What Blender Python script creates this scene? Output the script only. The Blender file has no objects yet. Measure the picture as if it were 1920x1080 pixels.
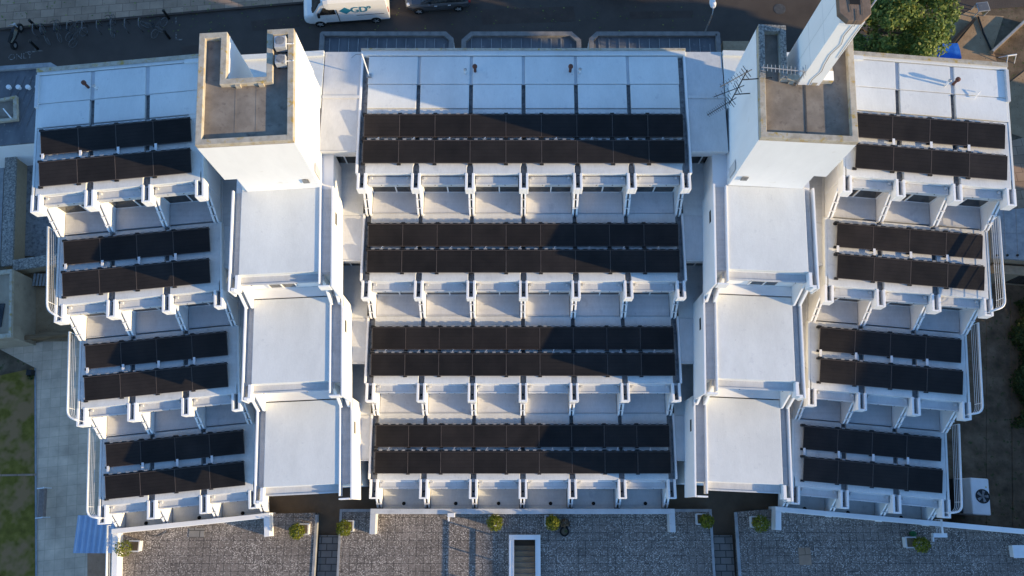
import bpy, bmesh, math, random
from mathutils import Vector, Matrix
random.seed(7)
SC = bpy.context.scene
COL = SC.collection
R = math.radians
# ------------------------------------------------------------------ camera (survey) constants
FPX, TH, CZ = 1550.0, R(15.03), 51.0
def at(px, py, z):
    """world x, y of a surveyed photo point at height z"""
    u = (px - 960) / FPX; v = (py - 540) / FPX
    c, s = math.cos(TH), math.sin(TH)
    t = (z - CZ) / (-c - v * s)
    return (u * t, (s - v * c) * t)
# ------------------------------------------------------------------ materials
def nodes(name):
    m = bpy.data.materials.new(name); m.use_nodes = True
    nt = m.node_tree; b = nt.nodes['Principled BSDF']
    return m, nt, b
def pos(nt, scale=(1, 1, 1), rot=0):
    g = nt.nodes.new('ShaderNodeNewGeometry'); mp = nt.nodes.new('ShaderNodeMapping')
    mp.inputs['Scale'].default_value = scale; mp.inputs['Rotation'].default_value = (0, 0, rot)
    nt.links.new(g.outputs['Position'], mp.inputs['Vector']); return mp.outputs['Vector']
def noise(nt, vec, scale, detail=4, rough=.6):
    n = nt.nodes.new('ShaderNodeTexNoise'); n.inputs['Scale'].default_value = scale
    n.inputs['Detail'].default_value = detail; n.inputs['Roughness'].default_value = rough
    nt.links.new(vec, n.inputs['Vector']); return n.outputs['Fac']
def ramp(nt, fac, stops):
    r = nt.nodes.new('ShaderNodeValToRGB'); e = r.color_ramp.elements
    while len(e) < len(stops): e.new(.5)
    for el, (p, c) in zip(e, stops):
        el.position = p; el.color = (c[0], c[1], c[2], 1)
    nt.links.new(fac, r.inputs['Fac']); return r.outputs['Color']
def mix(nt, fac, a, b, mode='MIX'):
    n = nt.nodes.new('ShaderNodeMix'); n.data_type = 'RGBA'; n.blend_type = mode
    for k, s in ((0, fac), (6, a), (7, b)):
        if hasattr(s, 'links'): nt.links.new(s, n.inputs[k])
        elif isinstance(s, (int, float)): n.inputs[k].default_value = s
        else: n.inputs[k].default_value = (s[0], s[1], s[2], 1)
    return n.outputs[2]
def bump(nt, b, h, strength, dist=.02):
    n = nt.nodes.new('ShaderNodeBump'); n.inputs['Strength'].default_value = strength
    n.inputs['Distance'].default_value = dist
    nt.links.new(h, n.inputs['Height']); nt.links.new(n.outputs['Normal'], b.inputs['Normal'])
def mat(name, stops, scale=2.0, rough=.8, stretch=(1, 1, 1), bump_s=0, bump_scale=30, metal=0, detail=5, speck=None, spec=.3, rot=0, dirt=0):
    m, nt, b = nodes(name)
    v = pos(nt, stretch, rot)
    c = ramp(nt, noise(nt, v, scale, detail), stops)
    if speck:                       # (scale, lo, hi, colour)
        f = ramp(nt, noise(nt, pos(nt), speck[0], 3, .7), [(speck[1], (0, 0, 0)), (speck[2], (1, 1, 1))])
        c = mix(nt, f, c, speck[3])
    if dirt:
        big = ramp(nt, noise(nt, pos(nt, (1, .55, 1)), .45, 6, .7), [(.34, g3(1 - dirt)), (.60, g3(1.03))])
        fine = ramp(nt, noise(nt, pos(nt, (3.2, .8, 1)), 5, 4, .75), [(.3, g3(1 - dirt * .55)), (.66, g3(1.02))])
        c = mix(nt, 1.0, mix(nt, 1.0, c, big, 'MULTIPLY'), fine, 'MULTIPLY')
        spot = ramp(nt, noise(nt, pos(nt), 7.5, 2, .5), [(.74, (0, 0, 0)), (.80, (.6, .6, .6))])
        c = mix(nt, spot, c, (.34, .32, .29))
    nt.links.new(c, b.inputs['Base Color'])
    b.inputs['Roughness'].default_value = rough; b.inputs['Metallic'].default_value = metal
    b.inputs['Specular IOR Level'].default_value = spec
    if bump_s: bump(nt, b, noise(nt, pos(nt), bump_scale, 3), bump_s)
    return m
def g3(a, t=(1, 1, 1)): return (a * t[0], a * t[1], a * t[2])
W_ = (1, .995, .985)
M = {}
M['roof'] = mat('white_roof_paint', [(.25, g3(.69, (.99, 1, .96))), (.6, g3(.74, (.99, 1, .96))), (.8, g3(.76, (1, 1, .97)))], 1.1, .62, (1, .35, 1), .25, 14,
                speck=(2.2, .62, .84, (.56, .57, .57)), dirt=.08)
M['link'] = mat('grey_white_paint', [(.3, g3(.55, (.98, 1, 1.01))), (.7, g3(.63))], 1.5, .65, (1, .5, 1), .15, 14, speck=(1.6, .62, .84, (.45, .45, .46)), dirt=.14)
M['pad'] = mat('ribbed_roof_paint', [(.25, g3(.64, (.99, 1, .97))), (.6, g3(.72, (.99, 1, .97))), (.8, g3(.75, (1, 1, .98)))], 1.4, .6, (.25, 2.2, 1), .2, 10,
               speck=(1.7, .60, .82, (.50, .52, .53)), dirt=.15)
M['wall'] = mat('white_wall_paint', [(.3, g3(.80, W_)), (.7, g3(.85, W_))], 1.5, .8, (1, 1, .4), .08, 25,
                speck=(1.3, .66, .9, (.62, .58, .52)))
M['buff'] = mat('buff_wall_paint', [(.3, (.50, .45, .36)), (.7, (.58, .53, .43))], 1.5, .85, (1, 1, .4), .08, 25)
M['floor'] = mat('terrace_floor_paint', [(.3, g3(.53)), (.7, g3(.60))], 1.2, .6, (.15, 5, 1), .1, 12, speck=(1.1, .58, .8, (.42, .42, .43)), dirt=.16)
M['floor_pale'] = mat('pale_terrace_floor_paint', [(.3, g3(.64)), (.7, g3(.70))], 1.2, .6, (.15, 5, 1), .1, 12, speck=(1.1, .58, .8, (.5, .5, .51)), dirt=.14)
M['gutter'] = mat('gutter_grey', [(.3, g3(.17)), (.7, g3(.30))], 3, .7, speck=(5, .5, .75, (.07, .07, .075)))
M['stone'] = mat('lichen_stone', [(.3, (.34, .29, .22)), (.55, (.46, .41, .33)), (.75, (.52, .47, .38))], 3.2, .9, bump_s=.6, bump_scale=22,
                 speck=(2.4, .56, .68, (.42, .29, .09)))
M['stone_dark'] = mat('speckled_stone', [(.35, (.10, .10, .10)), (.5, (.24, .23, .21)), (.65, (.40, .38, .34))], 11, .9, bump_s=.6, bump_scale=22)
M['deck'] = mat('weathered_deck', [(.25, (.165, .138, .11)), (.5, (.235, .20, .162)), (.7, (.30, .262, .215))], 1.3, .9, bump_s=.3, bump_scale=30,
                speck=(2.3, .57, .75, (.13, .11, .095)))
M['asphalt'] = mat('asphalt', [(.3, (.062, .049, .041)), (.7, (.084, .067, .056))], .7, .9, bump_s=.5, bump_scale=60, speck=(30, .68, .76, (.10, .095, .09)))
M['asphalt_patch'] = mat('patched_asphalt', [(.3, (.056, .040, .032)), (.7, (.078, .056, .045))], 1.4, .9, bump_s=.5, bump_scale=60)
M['asphalt_old'] = mat('old_asphalt', [(.3, (.10, .074, .05)), (.7, (.15, .112, .076))], .9, .9, bump_s=.4, bump_scale=40, speck=(14, .66, .74, (.15, .14, .12)))
M['soil'] = mat('bare_soil', [(.3, (.065, .047, .030)), (.5, (.12, .088, .058)), (.7, (.18, .135, .09))], 1.1, .95, bump_s=.8, bump_scale=9, speck=(3.1, .58, .68, (.05, .065, .02)))
M['dirt'] = mat('trodden_earth', [(.3, (.27, .18, .105)), (.7, (.38, .265, .16))], 1.3, .95, bump_s=.6, bump_scale=14, speck=(8, .62, .7, (.09, .065, .04)))
M['grass'] = mat('mown_grass', [(.3, (.105, .082, .010)), (.5, (.155, .122, .018)), (.7, (.22, .16, .03))], 2.2, .95, bump_s=.9, bump_scale=30, speck=(.55, .44, .58, (.27, .155, .07)))
M['lead'] = mat('lead_sheet', [(.3, (.085, .09, .10)), (.7, (.15, .155, .165))], 1.6, .55, (1, .3, 1), .1, 12, speck=(3, .6, .75, (.24, .235, .22)), spec=.4)
M['bay_edge'] = mat('weathered_lead_edge', [(.3, (.15, .14, .135)), (.7, (.26, .24, .225))], 2.5, .6, speck=(5, .6, .8, (.12, .115, .11)))
M['lead_pale'] = mat('pale_lead_edge', [(.3, (.22, .23, .24)), (.7, (.36, .36, .36))], 2.5, .6)
M['brick'] = mat('buff_brick', [(.3, (.30, .22, .14)), (.7, (.42, .32, .21))], 4, .9, (1, 1, 5), .3, 20)
M['render'] = mat('beige_render', [(.3, (.27, .215, .155)), (.7, (.40, .33, .245))], .9, .9, bump_s=.3, bump_scale=18, speck=(1.6, .6, .8, (.20, .15, .11)))
M['terracotta'] = mat('reddish_paving', [(.3, (.40, .21, .12)), (.7, (.50, .28, .17))], 3, .9, speck=(4, .6, .75, (.30, .17, .11)))
M['wood'] = mat('brown_boards', [(.3, (.12, .075, .04)), (.7, (.24, .155, .085))], 2.5, .8, (.4, 6, 1), .2, 20)
M['steel'] = mat('white_metal', [(.3, g3(.72)), (.7, g3(.80))], 3, .45)
M['hoop'] = mat('dull_tube_steel', [(.3, g3(.11)), (.7, g3(.18))], 6, .5, metal=.3)
M['galv'] = mat('galvanised_steel', [(.3, g3(.30)), (.7, g3(.46))], 6, .45, metal=.6)
M['black'] = mat('black_metal', [(.3, g3(.012)), (.7, g3(.022))], 6, .5)
M['frame'] = mat('dark_anodised_frame', [(.3, (.075, .062, .055)), (.7, (.11, .09, .08))], 6, .45)
M['rubber'] = mat('black_rubber', [(.3, g3(.010)), (.7, g3(.018))], 9, .85)
M['dark'] = mat('dark_void', [(.3, g3(.010)), (.7, g3(.016))], 3, .9)
M['clay'] = mat('red_clay', [(.3, (.09, .04, .03)), (.7, (.14, .06, .045))], 5, .8)
M['blue'] = mat('blue_sheet', [(.3, (.015, .11, .45)), (.7, (.025, .15, .55))], 3, .45, bump_s=.5, bump_scale=6)
M['canopy'] = mat('blue_corrugated_sheet', [(.3, (.26, .36, .52)), (.7, (.33, .43, .58))], 2, .4, spec=.5)
M['bark'] = mat('bark', [(.3, (.05, .036, .024)), (.7, (.11, .085, .06))], 8, .9, (1, 1, .2), .5, 25)
M['pot'] = mat('white_planter', [(.3, g3(.55, W_)), (.7, g3(.66, W_))], 4, .7, speck=(6, .62, .76, (.35, .32, .27)))
M['van'] = mat('white_car_paint', [(.3, g3(.74)), (.7, g3(.78))], 1, .28, spec=.5)
M['carpaint'] = mat('grey_car_paint', [(.3, (.11, .115, .125)), (.7, (.13, .135, .145))], 1, .22, metal=.5, spec=.5)
M['carblack'] = mat('black_car_paint', [(.3, g3(.012)), (.7, g3(.018))], 1, .2, spec=.5)
M['logo'] = mat('teal_logo', [(.3, (.015, .16, .27)), (.7, (.02, .18, .30))], 3, .5)
M['red'] = mat('red_lens', [(.3, (.45, .02, .015)), (.7, (.5, .03, .02))], 3, .3)
M['paintline'] = mat('worn_road_paint', [(.45, (.09, .08, .07)), (.66, (.33, .31, .28))], 7, .8)
M['pinkwood'] = mat('weathered_bench_wood', [(.3, (.22, .17, .15)), (.7, (.33, .26, .23))], 6, .8)
M['stairs'] = mat('brown_stair_tread', [(.3, (.36, .25, .155)), (.7, (.48, .35, .22))], 2, .8)
M['cable'] = mat('grey_cable', [(.3, g3(.05)), (.7, g3(.09))], 4, .6)

def glass_mat():
    m, nt, b = nodes('dark_window_glass')
    c = ramp(nt, noise(nt, pos(nt, (2.5, 1, .8)), 1.2, 2), [(.4, (.010, .012, .014)), (.7, (.06, .06, .055))])
    nt.links.new(c, b.inputs['Base Color']); b.inputs['Roughness'].default_value = .08
    b.inputs['Specular IOR Level'].default_value = .6
    return m
M['glass'] = glass_mat()
def panel_mat():
    m, nt, b = nodes('solar_cells')
    tc = nt.nodes.new('ShaderNodeTexCoord')
    w = nt.nodes.new('ShaderNodeTexWave'); w.bands_direction = 'X'; w.inputs['Scale'].default_value = 9
    nt.links.new(tc.outputs['Object'], w.inputs['Vector'])
    w2 = nt.nodes.new('ShaderNodeTexWave'); w2.bands_direction = 'Y'; w2.inputs['Scale'].default_value = 1.75
    nt.links.new(tc.outputs['Object'], w2.inputs['Vector'])
    c = ramp(nt, w.outputs['Fac'], [(.0, (.0160, .0145, .0142)), (.86, (.0185, .0165, .016)), (.99, (.042, .038, .036))])
    c2 = ramp(nt, w2.outputs['Fac'], [(.93, (0, 0, 0)), (.99, (.5, .5, .5))])
    c = mix(nt, c2, c, (.010, .008, .008))
    oi = nt.nodes.new('ShaderNodeObjectInfo')
    pv_ = ramp(nt, oi.outputs['Random'], [(0, g3(.80)), (.5, g3(1)), (1, (1.24, 1.2, 1.18))])
    c = mix(nt, 1.0, c, pv_, 'MULTIPLY')
    n = ramp(nt, noise(nt, pos(nt), .9, 3), [(.3, (.78, .78, .78)), (.7, (1.25, 1.22, 1.2))])
    dst = ramp(nt, noise(nt, pos(nt), 26, 3, .8), [(.66, (0, 0, 0)), (.82, (.35, .35, .35))])
    c = mix(nt, dst, c, (.06, .055, .05))
    c = mix(nt, 1.0, c, n, 'MULTIPLY')
    nt.links.new(c, b.inputs['Base Color'])
    r = ramp(nt, noise(nt, pos(nt), 2.0, 3), [(.3, g3(.32)), (.7, g3(.46))])
    nt.links.new(r, b.inputs['Roughness']); b.inputs['Specular IOR Level'].default_value = .12
    return m
M['cells'] = panel_mat()
def brickish(name, c1, c2, mortar, w, h, ms, rot=0, rough=.85, offset=.5, speck=None, tint=.0):
    m, nt, b = nodes(name)
    t = nt.nodes.new('ShaderNodeTexBrick')
    t.inputs['Scale'].default_value = 1; t.inputs['Brick Width'].default_value = w; t.inputs['Row Height'].default_value = h
    t.inputs['Mortar Size'].default_value = ms; t.offset = offset; t.inputs['Bias'].default_value = 0
    t.inputs['Color1'].default_value = (*c1, 1); t.inputs['Color2'].default_value = (*c2, 1); t.inputs['Mortar'].default_value = (*mortar, 1)
    nt.links.new(pos(nt, (1, 1, 1), rot), t.inputs['Vector'])
    c = t.outputs['Color']
    n = ramp(nt, noise(nt, pos(nt), .8, 5), [(.3, g3(.74)), (.7, g3(1.2))])
    c = mix(nt, 1.0, c, n, 'MULTIPLY')
    if speck: c = speck(nt, c)
    nt.links.new(c, b.inputs['Base Color']); b.inputs['Roughness'].default_value = rough
    bump(nt, b, noise(nt, pos(nt), 35, 3), .35)
    return m
M['slabs'] = brickish('concrete_slab_paving', (.29, .19, .125), (.39, .265, .18), (.18, .12, .08), .95, .62, .02, R(-5))
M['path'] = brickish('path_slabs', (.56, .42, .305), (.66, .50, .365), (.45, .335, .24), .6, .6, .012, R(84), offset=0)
M['pavers'] = brickish('block_pavers', (.20, .185, .165), (.28, .26, .235), (.07, .065, .06), .62, .36, .025)
def pebbles(nt, c):
    v = nt.nodes.new('ShaderNodeTexVoronoi'); v.inputs['Scale'].default_value = 17
    nt.links.new(pos(nt), v.inputs['Vector'])
    sep = nt.nodes.new('ShaderNodeSeparateColor'); nt.links.new(v.outputs['Color'], sep.inputs['Color'])
    f = ramp(nt, sep.outputs[0], [(.34, (0, 0, 0)), (.66, (.5, .5, .5)), (.95, (1, 1, 1))])
    d = ramp(nt, v.outputs['Distance'], [(.42, (1, 1, 1)), (.58, (0, 0, 0))])
    ff = mix(nt, 1.0, f, d, 'MULTIPLY')
    big = ramp(nt, noise(nt, pos(nt), .55, 3), [(.36, g3(.35)), (.62, g3(1))])
    ff = mix(nt, 1.0, ff, big, 'MULTIPLY')
    return mix(nt, ff, c, (.62, .55, .48))
M['pebble'] = brickish('pebble_dashed_slabs', (.150, .126, .108), (.188, .158, .136), (.062, .053, .047), .40, .40, .017, 0, .9, 0, pebbles)
def leaf_mat(name, cols):
    m, nt, b = nodes(name)
    oi = nt.nodes.new('ShaderNodeNewGeometry')
    c = ramp(nt, oi.outputs['Random Per Island'], cols)
    nt.links.new(c, b.inputs['Base Color']); b.inputs['Roughness'].default_value = .6
    b.inputs['Specular IOR Level'].default_value = .25
    t = nt.nodes.new('ShaderNodeBsdfTranslucent'); nt.links.new(c, t.inputs['Color'])
    ms = nt.nodes.new('ShaderNodeMixShader'); ms.inputs[0].default_value = .3
    out = nt.nodes['Material Output']
    nt.links.new(b.outputs[0], ms.inputs[1]); nt.links.new(t.outputs[0], ms.inputs[2]); nt.links.new(ms.outputs[0], out.inputs['Surface'])
    return m
M['leaf'] = leaf_mat('tree_leaves', [(0, (.06, .105, .024)), (.5, (.13, .20, .045)), (.85, (.24, .29, .07)), (1, (.34, .33, .09))])
M['box_leaf'] = leaf_mat('shrub_leaves', [(0, (.07, .095, .008)), (.6, (.17, .19, .016)), (1, (.28, .27, .025))])
M['hedge_leaf'] = leaf_mat('hedge_leaves', [(0, (.022, .038, .010)), (.6, (.05, .075, .018)), (1, (.09, .11, .03))])

# ------------------------------------------------------------------ mesh builder
class Frame:
    def __init__(s, x, y, ang=0, sx=1):
        s.x, s.y, s.a, s.sx = x, y, R(ang), sx
        s.c, s.s = math.cos(s.a), math.sin(s.a)
    def __call__(s, u, v, z=None):
        u *= s.sx
        X, Y = s.x + u * s.c - v * s.s, s.y + u * s.s + v * s.c
        return (X, Y) if z is None else (X, Y, z)
W0 = Frame(0, 0)
ORIGIN = {}
class MB:
    def __init__(s): s.v, s.f, s.m = [], [], []
    def add(s, vs, fs, mi=0):
        o = len(s.v); s.v += [tuple(p) for p in vs]
        for f in fs: s.f.append([i + o for i in f]); s.m.append(mi)
        return s
    def box(s, F, u0, u1, v0, v1, z0, z1, mi=0):
        if u0 > u1: u0, u1 = u1, u0
        if v0 > v1: v0, v1 = v1, v0
        p = [F(u, v, z) for z in (z0, z1) for u, v in ((u0, v0), (u1, v0), (u1, v1), (u0, v1))]
        return s.add(p, [(3, 2, 1, 0), (4, 5, 6, 7), (0, 1, 5, 4), (1, 2, 6, 5), (2, 3, 7, 6), (3, 0, 4, 7)], mi)
    def prism(s, F, poly, z0, z1, mi=0):
        n = len(poly)
        p = [F(u, v, z0) for u, v in poly] + [F(u, v, z1) for u, v in poly]
        fs = [list(range(n))[::-1], [n + i for i in range(n)]] + [(i, (i + 1) % n, n + (i + 1) % n, n + i) for i in range(n)]
        return s.add(p, fs, mi)
    def vprism(s, F, prof, u0, u1, mi=0):          # profile in (v, z), extruded along u
        n = len(prof)
        p = [F(u0, v, z) for v, z in prof] + [F(u1, v, z) for v, z in prof]
        fs = [list(range(n))[::-1], [n + i for i in range(n)]] + [(i, (i + 1) % n, n + (i + 1) % n, n + i) for i in range(n)]
        return s.add(p, fs, mi)
    def tube(s, pts, r, n=8, mi=0, closed=False):
        pts = [Vector(p) for p in pts]; N = len(pts); rings = []
        rr = r if isinstance(r, (list, tuple)) else [r] * N
        prev = None
        for i, p in enumerate(pts):
            if closed: d = pts[(i + 1) % N] - pts[i - 1]
            else: d = pts[min(i + 1, N - 1)] - pts[max(i - 1, 0)]
            d.normalize()
            a = prev if prev is not None else (Vector((0, 0, 1)) if abs(d.z) < .9 else Vector((1, 0, 0)))
            b = d.cross(a).normalized(); a = b.cross(d).normalized(); prev = a
            rings.append([p + (a * math.cos(2 * math.pi * k / n) + b * math.sin(2 * math.pi * k / n)) * rr[i] for k in range(n)])
        vs = [q for ring in rings for q in ring]; fs = []
        for i in range(N if closed else N - 1):
            j = (i + 1) % N
            for k in range(n): fs.append((i * n + k, i * n + (k + 1) % n, j * n + (k + 1) % n, j * n + k))
        if not closed: fs += [list(range(n)), [(N - 1) * n + k for k in range(n)]]
        return s.add(vs, fs, mi)
    def lathe(s, c, prof, n=16, mi=0):             # (r, z) around vertical axis at c
        vs = [(c[0] + r * math.cos(2 * math.pi * k / n), c[1] + r * math.sin(2 * math.pi * k / n), c[2] + z) for r, z in prof for k in range(n)]
        fs = []
        for i in range(len(prof) - 1):
            for k in range(n): fs.append((i * n + k, i * n + (k + 1) % n, (i + 1) * n + (k + 1) % n, (i + 1) * n + k))
        fs += [list(range(n))[::-1], [(len(prof) - 1) * n + k for k in range(n)]]
        return s.add(vs, fs, mi)
    def loft(s, secs, mi=0):                       # list of equal-length closed sections
        n = len(secs[0]); vs = [p for q in secs for p in q]; fs = []
        for i in range(len(secs) - 1):
            for k in range(n): fs.append((i * n + k, i * n + (k + 1) % n, (i + 1) * n + (k + 1) % n, (i + 1) * n + k))
        fs += [list(range(n))[::-1], [(len(secs) - 1) * n + k for k in range(n)]]
        return s.add(vs, fs, mi)
    def build(s, name, mats, parent=None, origin=None, bevel=0, smooth=False, fixn=True):
        if origin is None:
            xs = [p[0] for p in s.v]; ys = [p[1] for p in s.v]; zs = [p[2] for p in s.v]
            origin = ((min(xs) + max(xs)) / 2, (min(ys) + max(ys)) / 2, min(zs))
        me = bpy.data.meshes.new(name)
        me.from_pydata([(p[0] - origin[0], p[1] - origin[1], p[2] - origin[2]) for p in s.v], [], s.f)
        if not isinstance(mats, (list, tuple)): mats = [mats]
        for m in mats: me.materials.append(M[m] if isinstance(m, str) else m)
        me.polygons.foreach_set('material_index', s.m)
        if fixn:
            bm = bmesh.new(); bm.from_mesh(me); bmesh.ops.recalc_face_normals(bm, faces=bm.faces); bm.to_mesh(me); bm.free()
        if smooth: me.polygons.foreach_set('use_smooth', [True] * len(me.polygons))
        o = bpy.data.objects.new(name, me); COL.objects.link(o)
        place(o, origin, parent)
        if bevel:
            b = o.modifiers.new('bevel', 'BEVEL'); b.width = bevel; b.segments = 2; b.limit_method = 'ANGLE'
        return o
def place(o, origin, parent=None):
    ORIGIN[o.name] = Vector(origin)
    if parent is not None:
        o.parent = parent; o.location = Vector(origin) - ORIGIN[parent.name]
    else: o.location = origin
def tag(o, label=None, cat=None, group=None, kind=None):
    if label: o['label'] = label
    if cat: o['category'] = cat
    if group: o['group'] = group
    if kind: o['kind'] = kind
    return o
def empty(name, loc, label=None, cat=None, group=None, parent=None):
    o = bpy.data.objects.new(name, None); o.empty_display_size = .3; COL.objects.link(o)
    place(o, loc, parent); tag(o, label, cat, group); return o
def copy_tree(o, loc=None, rz=None, label=None, scale=None):
    c = o.copy(); COL.objects.link(c)
    if loc is not None: c.location = loc; ORIGIN[c.name] = Vector(loc)
    if rz is not None: c.rotation_euler = (0, 0, rz)
    if scale is not None: c.scale = (scale,) * 3
    if label: c['label'] = label
    for ch in list(o.children):
        d = ch.copy(); COL.objects.link(d); d.parent = c
        for g in list(ch.children):
            e = g.copy(); COL.objects.link(e); e.parent = d
    return c
def structure(mb, name, m, **k): return tag(mb.build(name, m, **k), kind='structure')
def poly_px(pts, z): return [at(x, y, z) for x, y in pts]

# ================================================================== THE BUILDING
ZR = [13.85, 11.35, 8.85, 6.35, 3.9]
FC = Frame(.57, 18.69)
FL = Frame(-22.93, 17.79, 5.75)
FR = Frame(24.03, 18.12, -5.1, -1)
KL = Frame(-12.87, 10.67, 2.8)
KR = Frame(13.97, 10.80, -2.6, -1)
B = empty('terraced_building', (.57, 9, 0), 'white stepped concrete building of four terraces with two stair towers', 'building')
CT, WT = 4.775, 4.835

def section(F, seps, t, rear, ridge, padsplit, wing, plast):
    umin, umax = seps[0] - (.2 if wing else .32), seps[-1] + (.2 if wing else .32)
    o = .27 if wing else 0
    for k in range(4):
        LP = (3.22, 3.22, 3.20, 3.16)[k] if wing else (3.0, 2.92, 2.90, 2.84)[k]
        v0 = -t * k; z = ZR[k]; zn = ZR[k + 1]
        wallv = v0 - 2.94 - o
        b = MB()
        b.box(F, umin + .03, umax - .03, rear - .03 if k == 0 else rear - .06, wallv, zn - .02 if k < 3 else .0, z - .26)
        blk = b.build('terrace_block', 'wall', B)
        tag(blk, None)
        # gutter bed lies between the raised pads
        g = MB(); g.box(F, umin + .06, umax - .06, (rear - .3 if k == 0 else v0 + .62 - o), v0 - LP + .07, z - .262, z - .20)
        g.build('gutter_bed', 'gutter', blk)
        # outer side upstands
        for side in (0, 1):
            e = MB(); uu = umin if side == 0 else umax; sg = 1 if side == 0 else -1
            vb = rear if k == 0 else v0 + .66 - o
            e.box(F, uu, uu + sg * .11, vb, v0 - LP + .04, z - .5, z + .015)
            e.build('edge_upstand', 'wall' if not wing else 'roof', blk, bevel=.012)
        for i in range(len(seps) - 1):
            gl = .10 if not wing else .12
            a, c = seps[i] + gl, seps[i + 1] - gl
            if wing:
                if i == 0: a = umin + .115
                if i == len(seps) - 2: c = umax - .115
            vb = v0 + .65 - o if k else padsplit
            p = MB(); lip = v0 - LP
            # rounded plan: pad narrows where the fins start
            p.prism(F, [(a, vb), (a, lip + .55), (a + .05, lip + .38), (a + .05, lip), (c - .05, lip), (c - .05, lip + .38), (c, lip + .55), (c, vb)], z - .198, z)
            p.build('roof_pad', 'pad', blk, bevel=.018)
            if k == 0:
                if i:
                    p = MB(); p.box(F, seps[i] - .16, seps[i] + .16, rear - .34, ridge + .012, z - .1, z + .0); p.build('gutter_bed', 'link', blk)
                p = MB(); p.box(F, a, c, ridge - .012, padsplit + .03, z - .198, z + .035); p.build('roof_pad', 'roof', blk, bevel=.018)
                p = MB(); p.box(F, a - .02, c + .02, rear - .34, ridge + .012, z - .198, z + .055); p.build('roof_pad', 'roof', blk, bevel=.018)
            a, c = seps[i] + .27, seps[i + 1] - .27
            # ledge over the windows
            l = MB()
            l.box(F, a, c, lip - .003, lip - .41, z - .66, z - .33)
            l.box(F, a, c, lip - .37, lip - .44, z - .328, z - .29)
            for uu in (a + .1, c - .22):
                l.box(F, uu, uu + .11, lip - .05, lip - .17, z - .328, z - .22)
            for q in (.3, .68):
                um = a + (c - a) * q
                l.box(F, um, um + .05, lip - .441, lip - .46, z - .38, z - .32, 1)
            l.build('window_ledge', ['link', 'dark'], blk, bevel=.008)
            # window: two panes and white frame
            w = MB(); zb, zt = zn + .12, z - .66; vv = wallv - .006
            um = a + (c - a) * .53
            w.box(F, a - .12, c + .12, vv, vv - .03, zb, zt, 1)
            for q in (a - .12, um, c + .06): w.box(F, q, q + .06, vv - .031, vv - .08, zb, zt, 0)
            for q in (zb - .05, zt - .02): w.box(F, a - .12, c + .12, vv - .031, vv - .06, q, q + .045, 0)
            w.build('window', ['steel', 'glass'], blk)
            f = MB(); f.box(F, a - .1, c + .1, wallv - .01, v0 - o - (4.12 if k < 3 else 4.34 - o * .55), zn - .2, zn + .05)
            for q in range(2):
                pass
            f.build('terrace_floor', 'pad' if k == 3 else ('floor' if wing else 'floor_pale'), blk)
            f = MB(); f.box(F, a - .08, c + .08, v0 - o - 4.09, v0 - o - 4.125, zn + .051, zn + .08); f.build('floor_kerb', 'link', blk)
            if k == 3:
                d = MB(); cx = F(a + (c - a) * (.62 if i % 2 else .5), v0 - o * .6 - 4.02, 0)
                d.lathe((cx[0], cx[1], zn + .052), [(.10, 0), (.10, .03), (.06, .05)], 14); d.build('floor_drain', 'dark', blk)
        for i, u in enumerate(seps):
            d = MB(); lip = v0 - LP + .02; w0 = v0 - o
            for sgn in (-1, 1):
                # fin standing beside the gutter, at roof level
                e0, e1 = u + sgn * .105, u + sgn * .225
                d.box(F, e0, e1, lip + .02, w0 - 3.80, z - .62, z + .02)
                # raking lower leaf
                r0, r1 = u + sgn * .045, u + sgn * .14
                d.vprism(F, [(wallv + .02, zn - .05), (wallv + .02, z - .5), (w0 - 3.0, z - .55), (w0 - 3.42, zn + 1.33), (w0 - 4.25, zn + .22), (w0 - 4.25, zn - .15)], r0, r1)
            d.box(F, u - .105, u + .105, w0 - 3.72, w0 - 3.80, z - .62, z + .018)
            d.box(F, u - .105, u + .105, lip + .02, w0 - 3.71, z - .62, z - .3, 1)
            c = F(u, w0 - 3.42)
            d.lathe((c[0], c[1], z - .3), [(.055, 0), (.055, .03)], 10, 2)
            for q in (.35, .72):
                vv = w0 - 3.42 - .83 * q; zz = zn + 1.33 - 1.11 * q
                d.box(F, u - .15, u + .15, vv, vv - .05, zz, zz + .05)
            d.build('divider_wall', ['wall', 'gutter', 'dark'], blk, bevel=.014)
    if wing:
        e = MB(); e.box(F, umin - .02, umin + .14, rear - .31, 1.4, ZR[0] - .3, ZR[0] + .16); e.build('edge_upstand', 'link', B, bevel=.012)
    # rear coping
    c = MB(); c.box(F, umin, umax, rear, rear - .30, ZR[0] - .5, ZR[0] + .10); c.build('rear_coping', 'roof', B, bevel=.02)
    c = MB(); c.box(F, umin, umax, rear + .06, rear + .002, ZR[0] - .35, ZR[0] + .13); c.box(F, umin, umax, rear + .06, rear - (.16 if wing else .05), ZR[0] + .131, ZR[0] + .165); c.build('rear_capping', 'stone', B)
SEPC = [-7.83 + 2.61 * i for i in range(7)]
SEPW = [-.24, 2.31, 5.03, 7.58]
section(FC, SEPC, CT, 3.66, 1.78, .44, False, 0)
section(FL, SEPW, WT, 3.50, 1.62, .30, True, 0)
section(FR, SEPW, WT, 3.46, 1.62, .30, True, 0)
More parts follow.
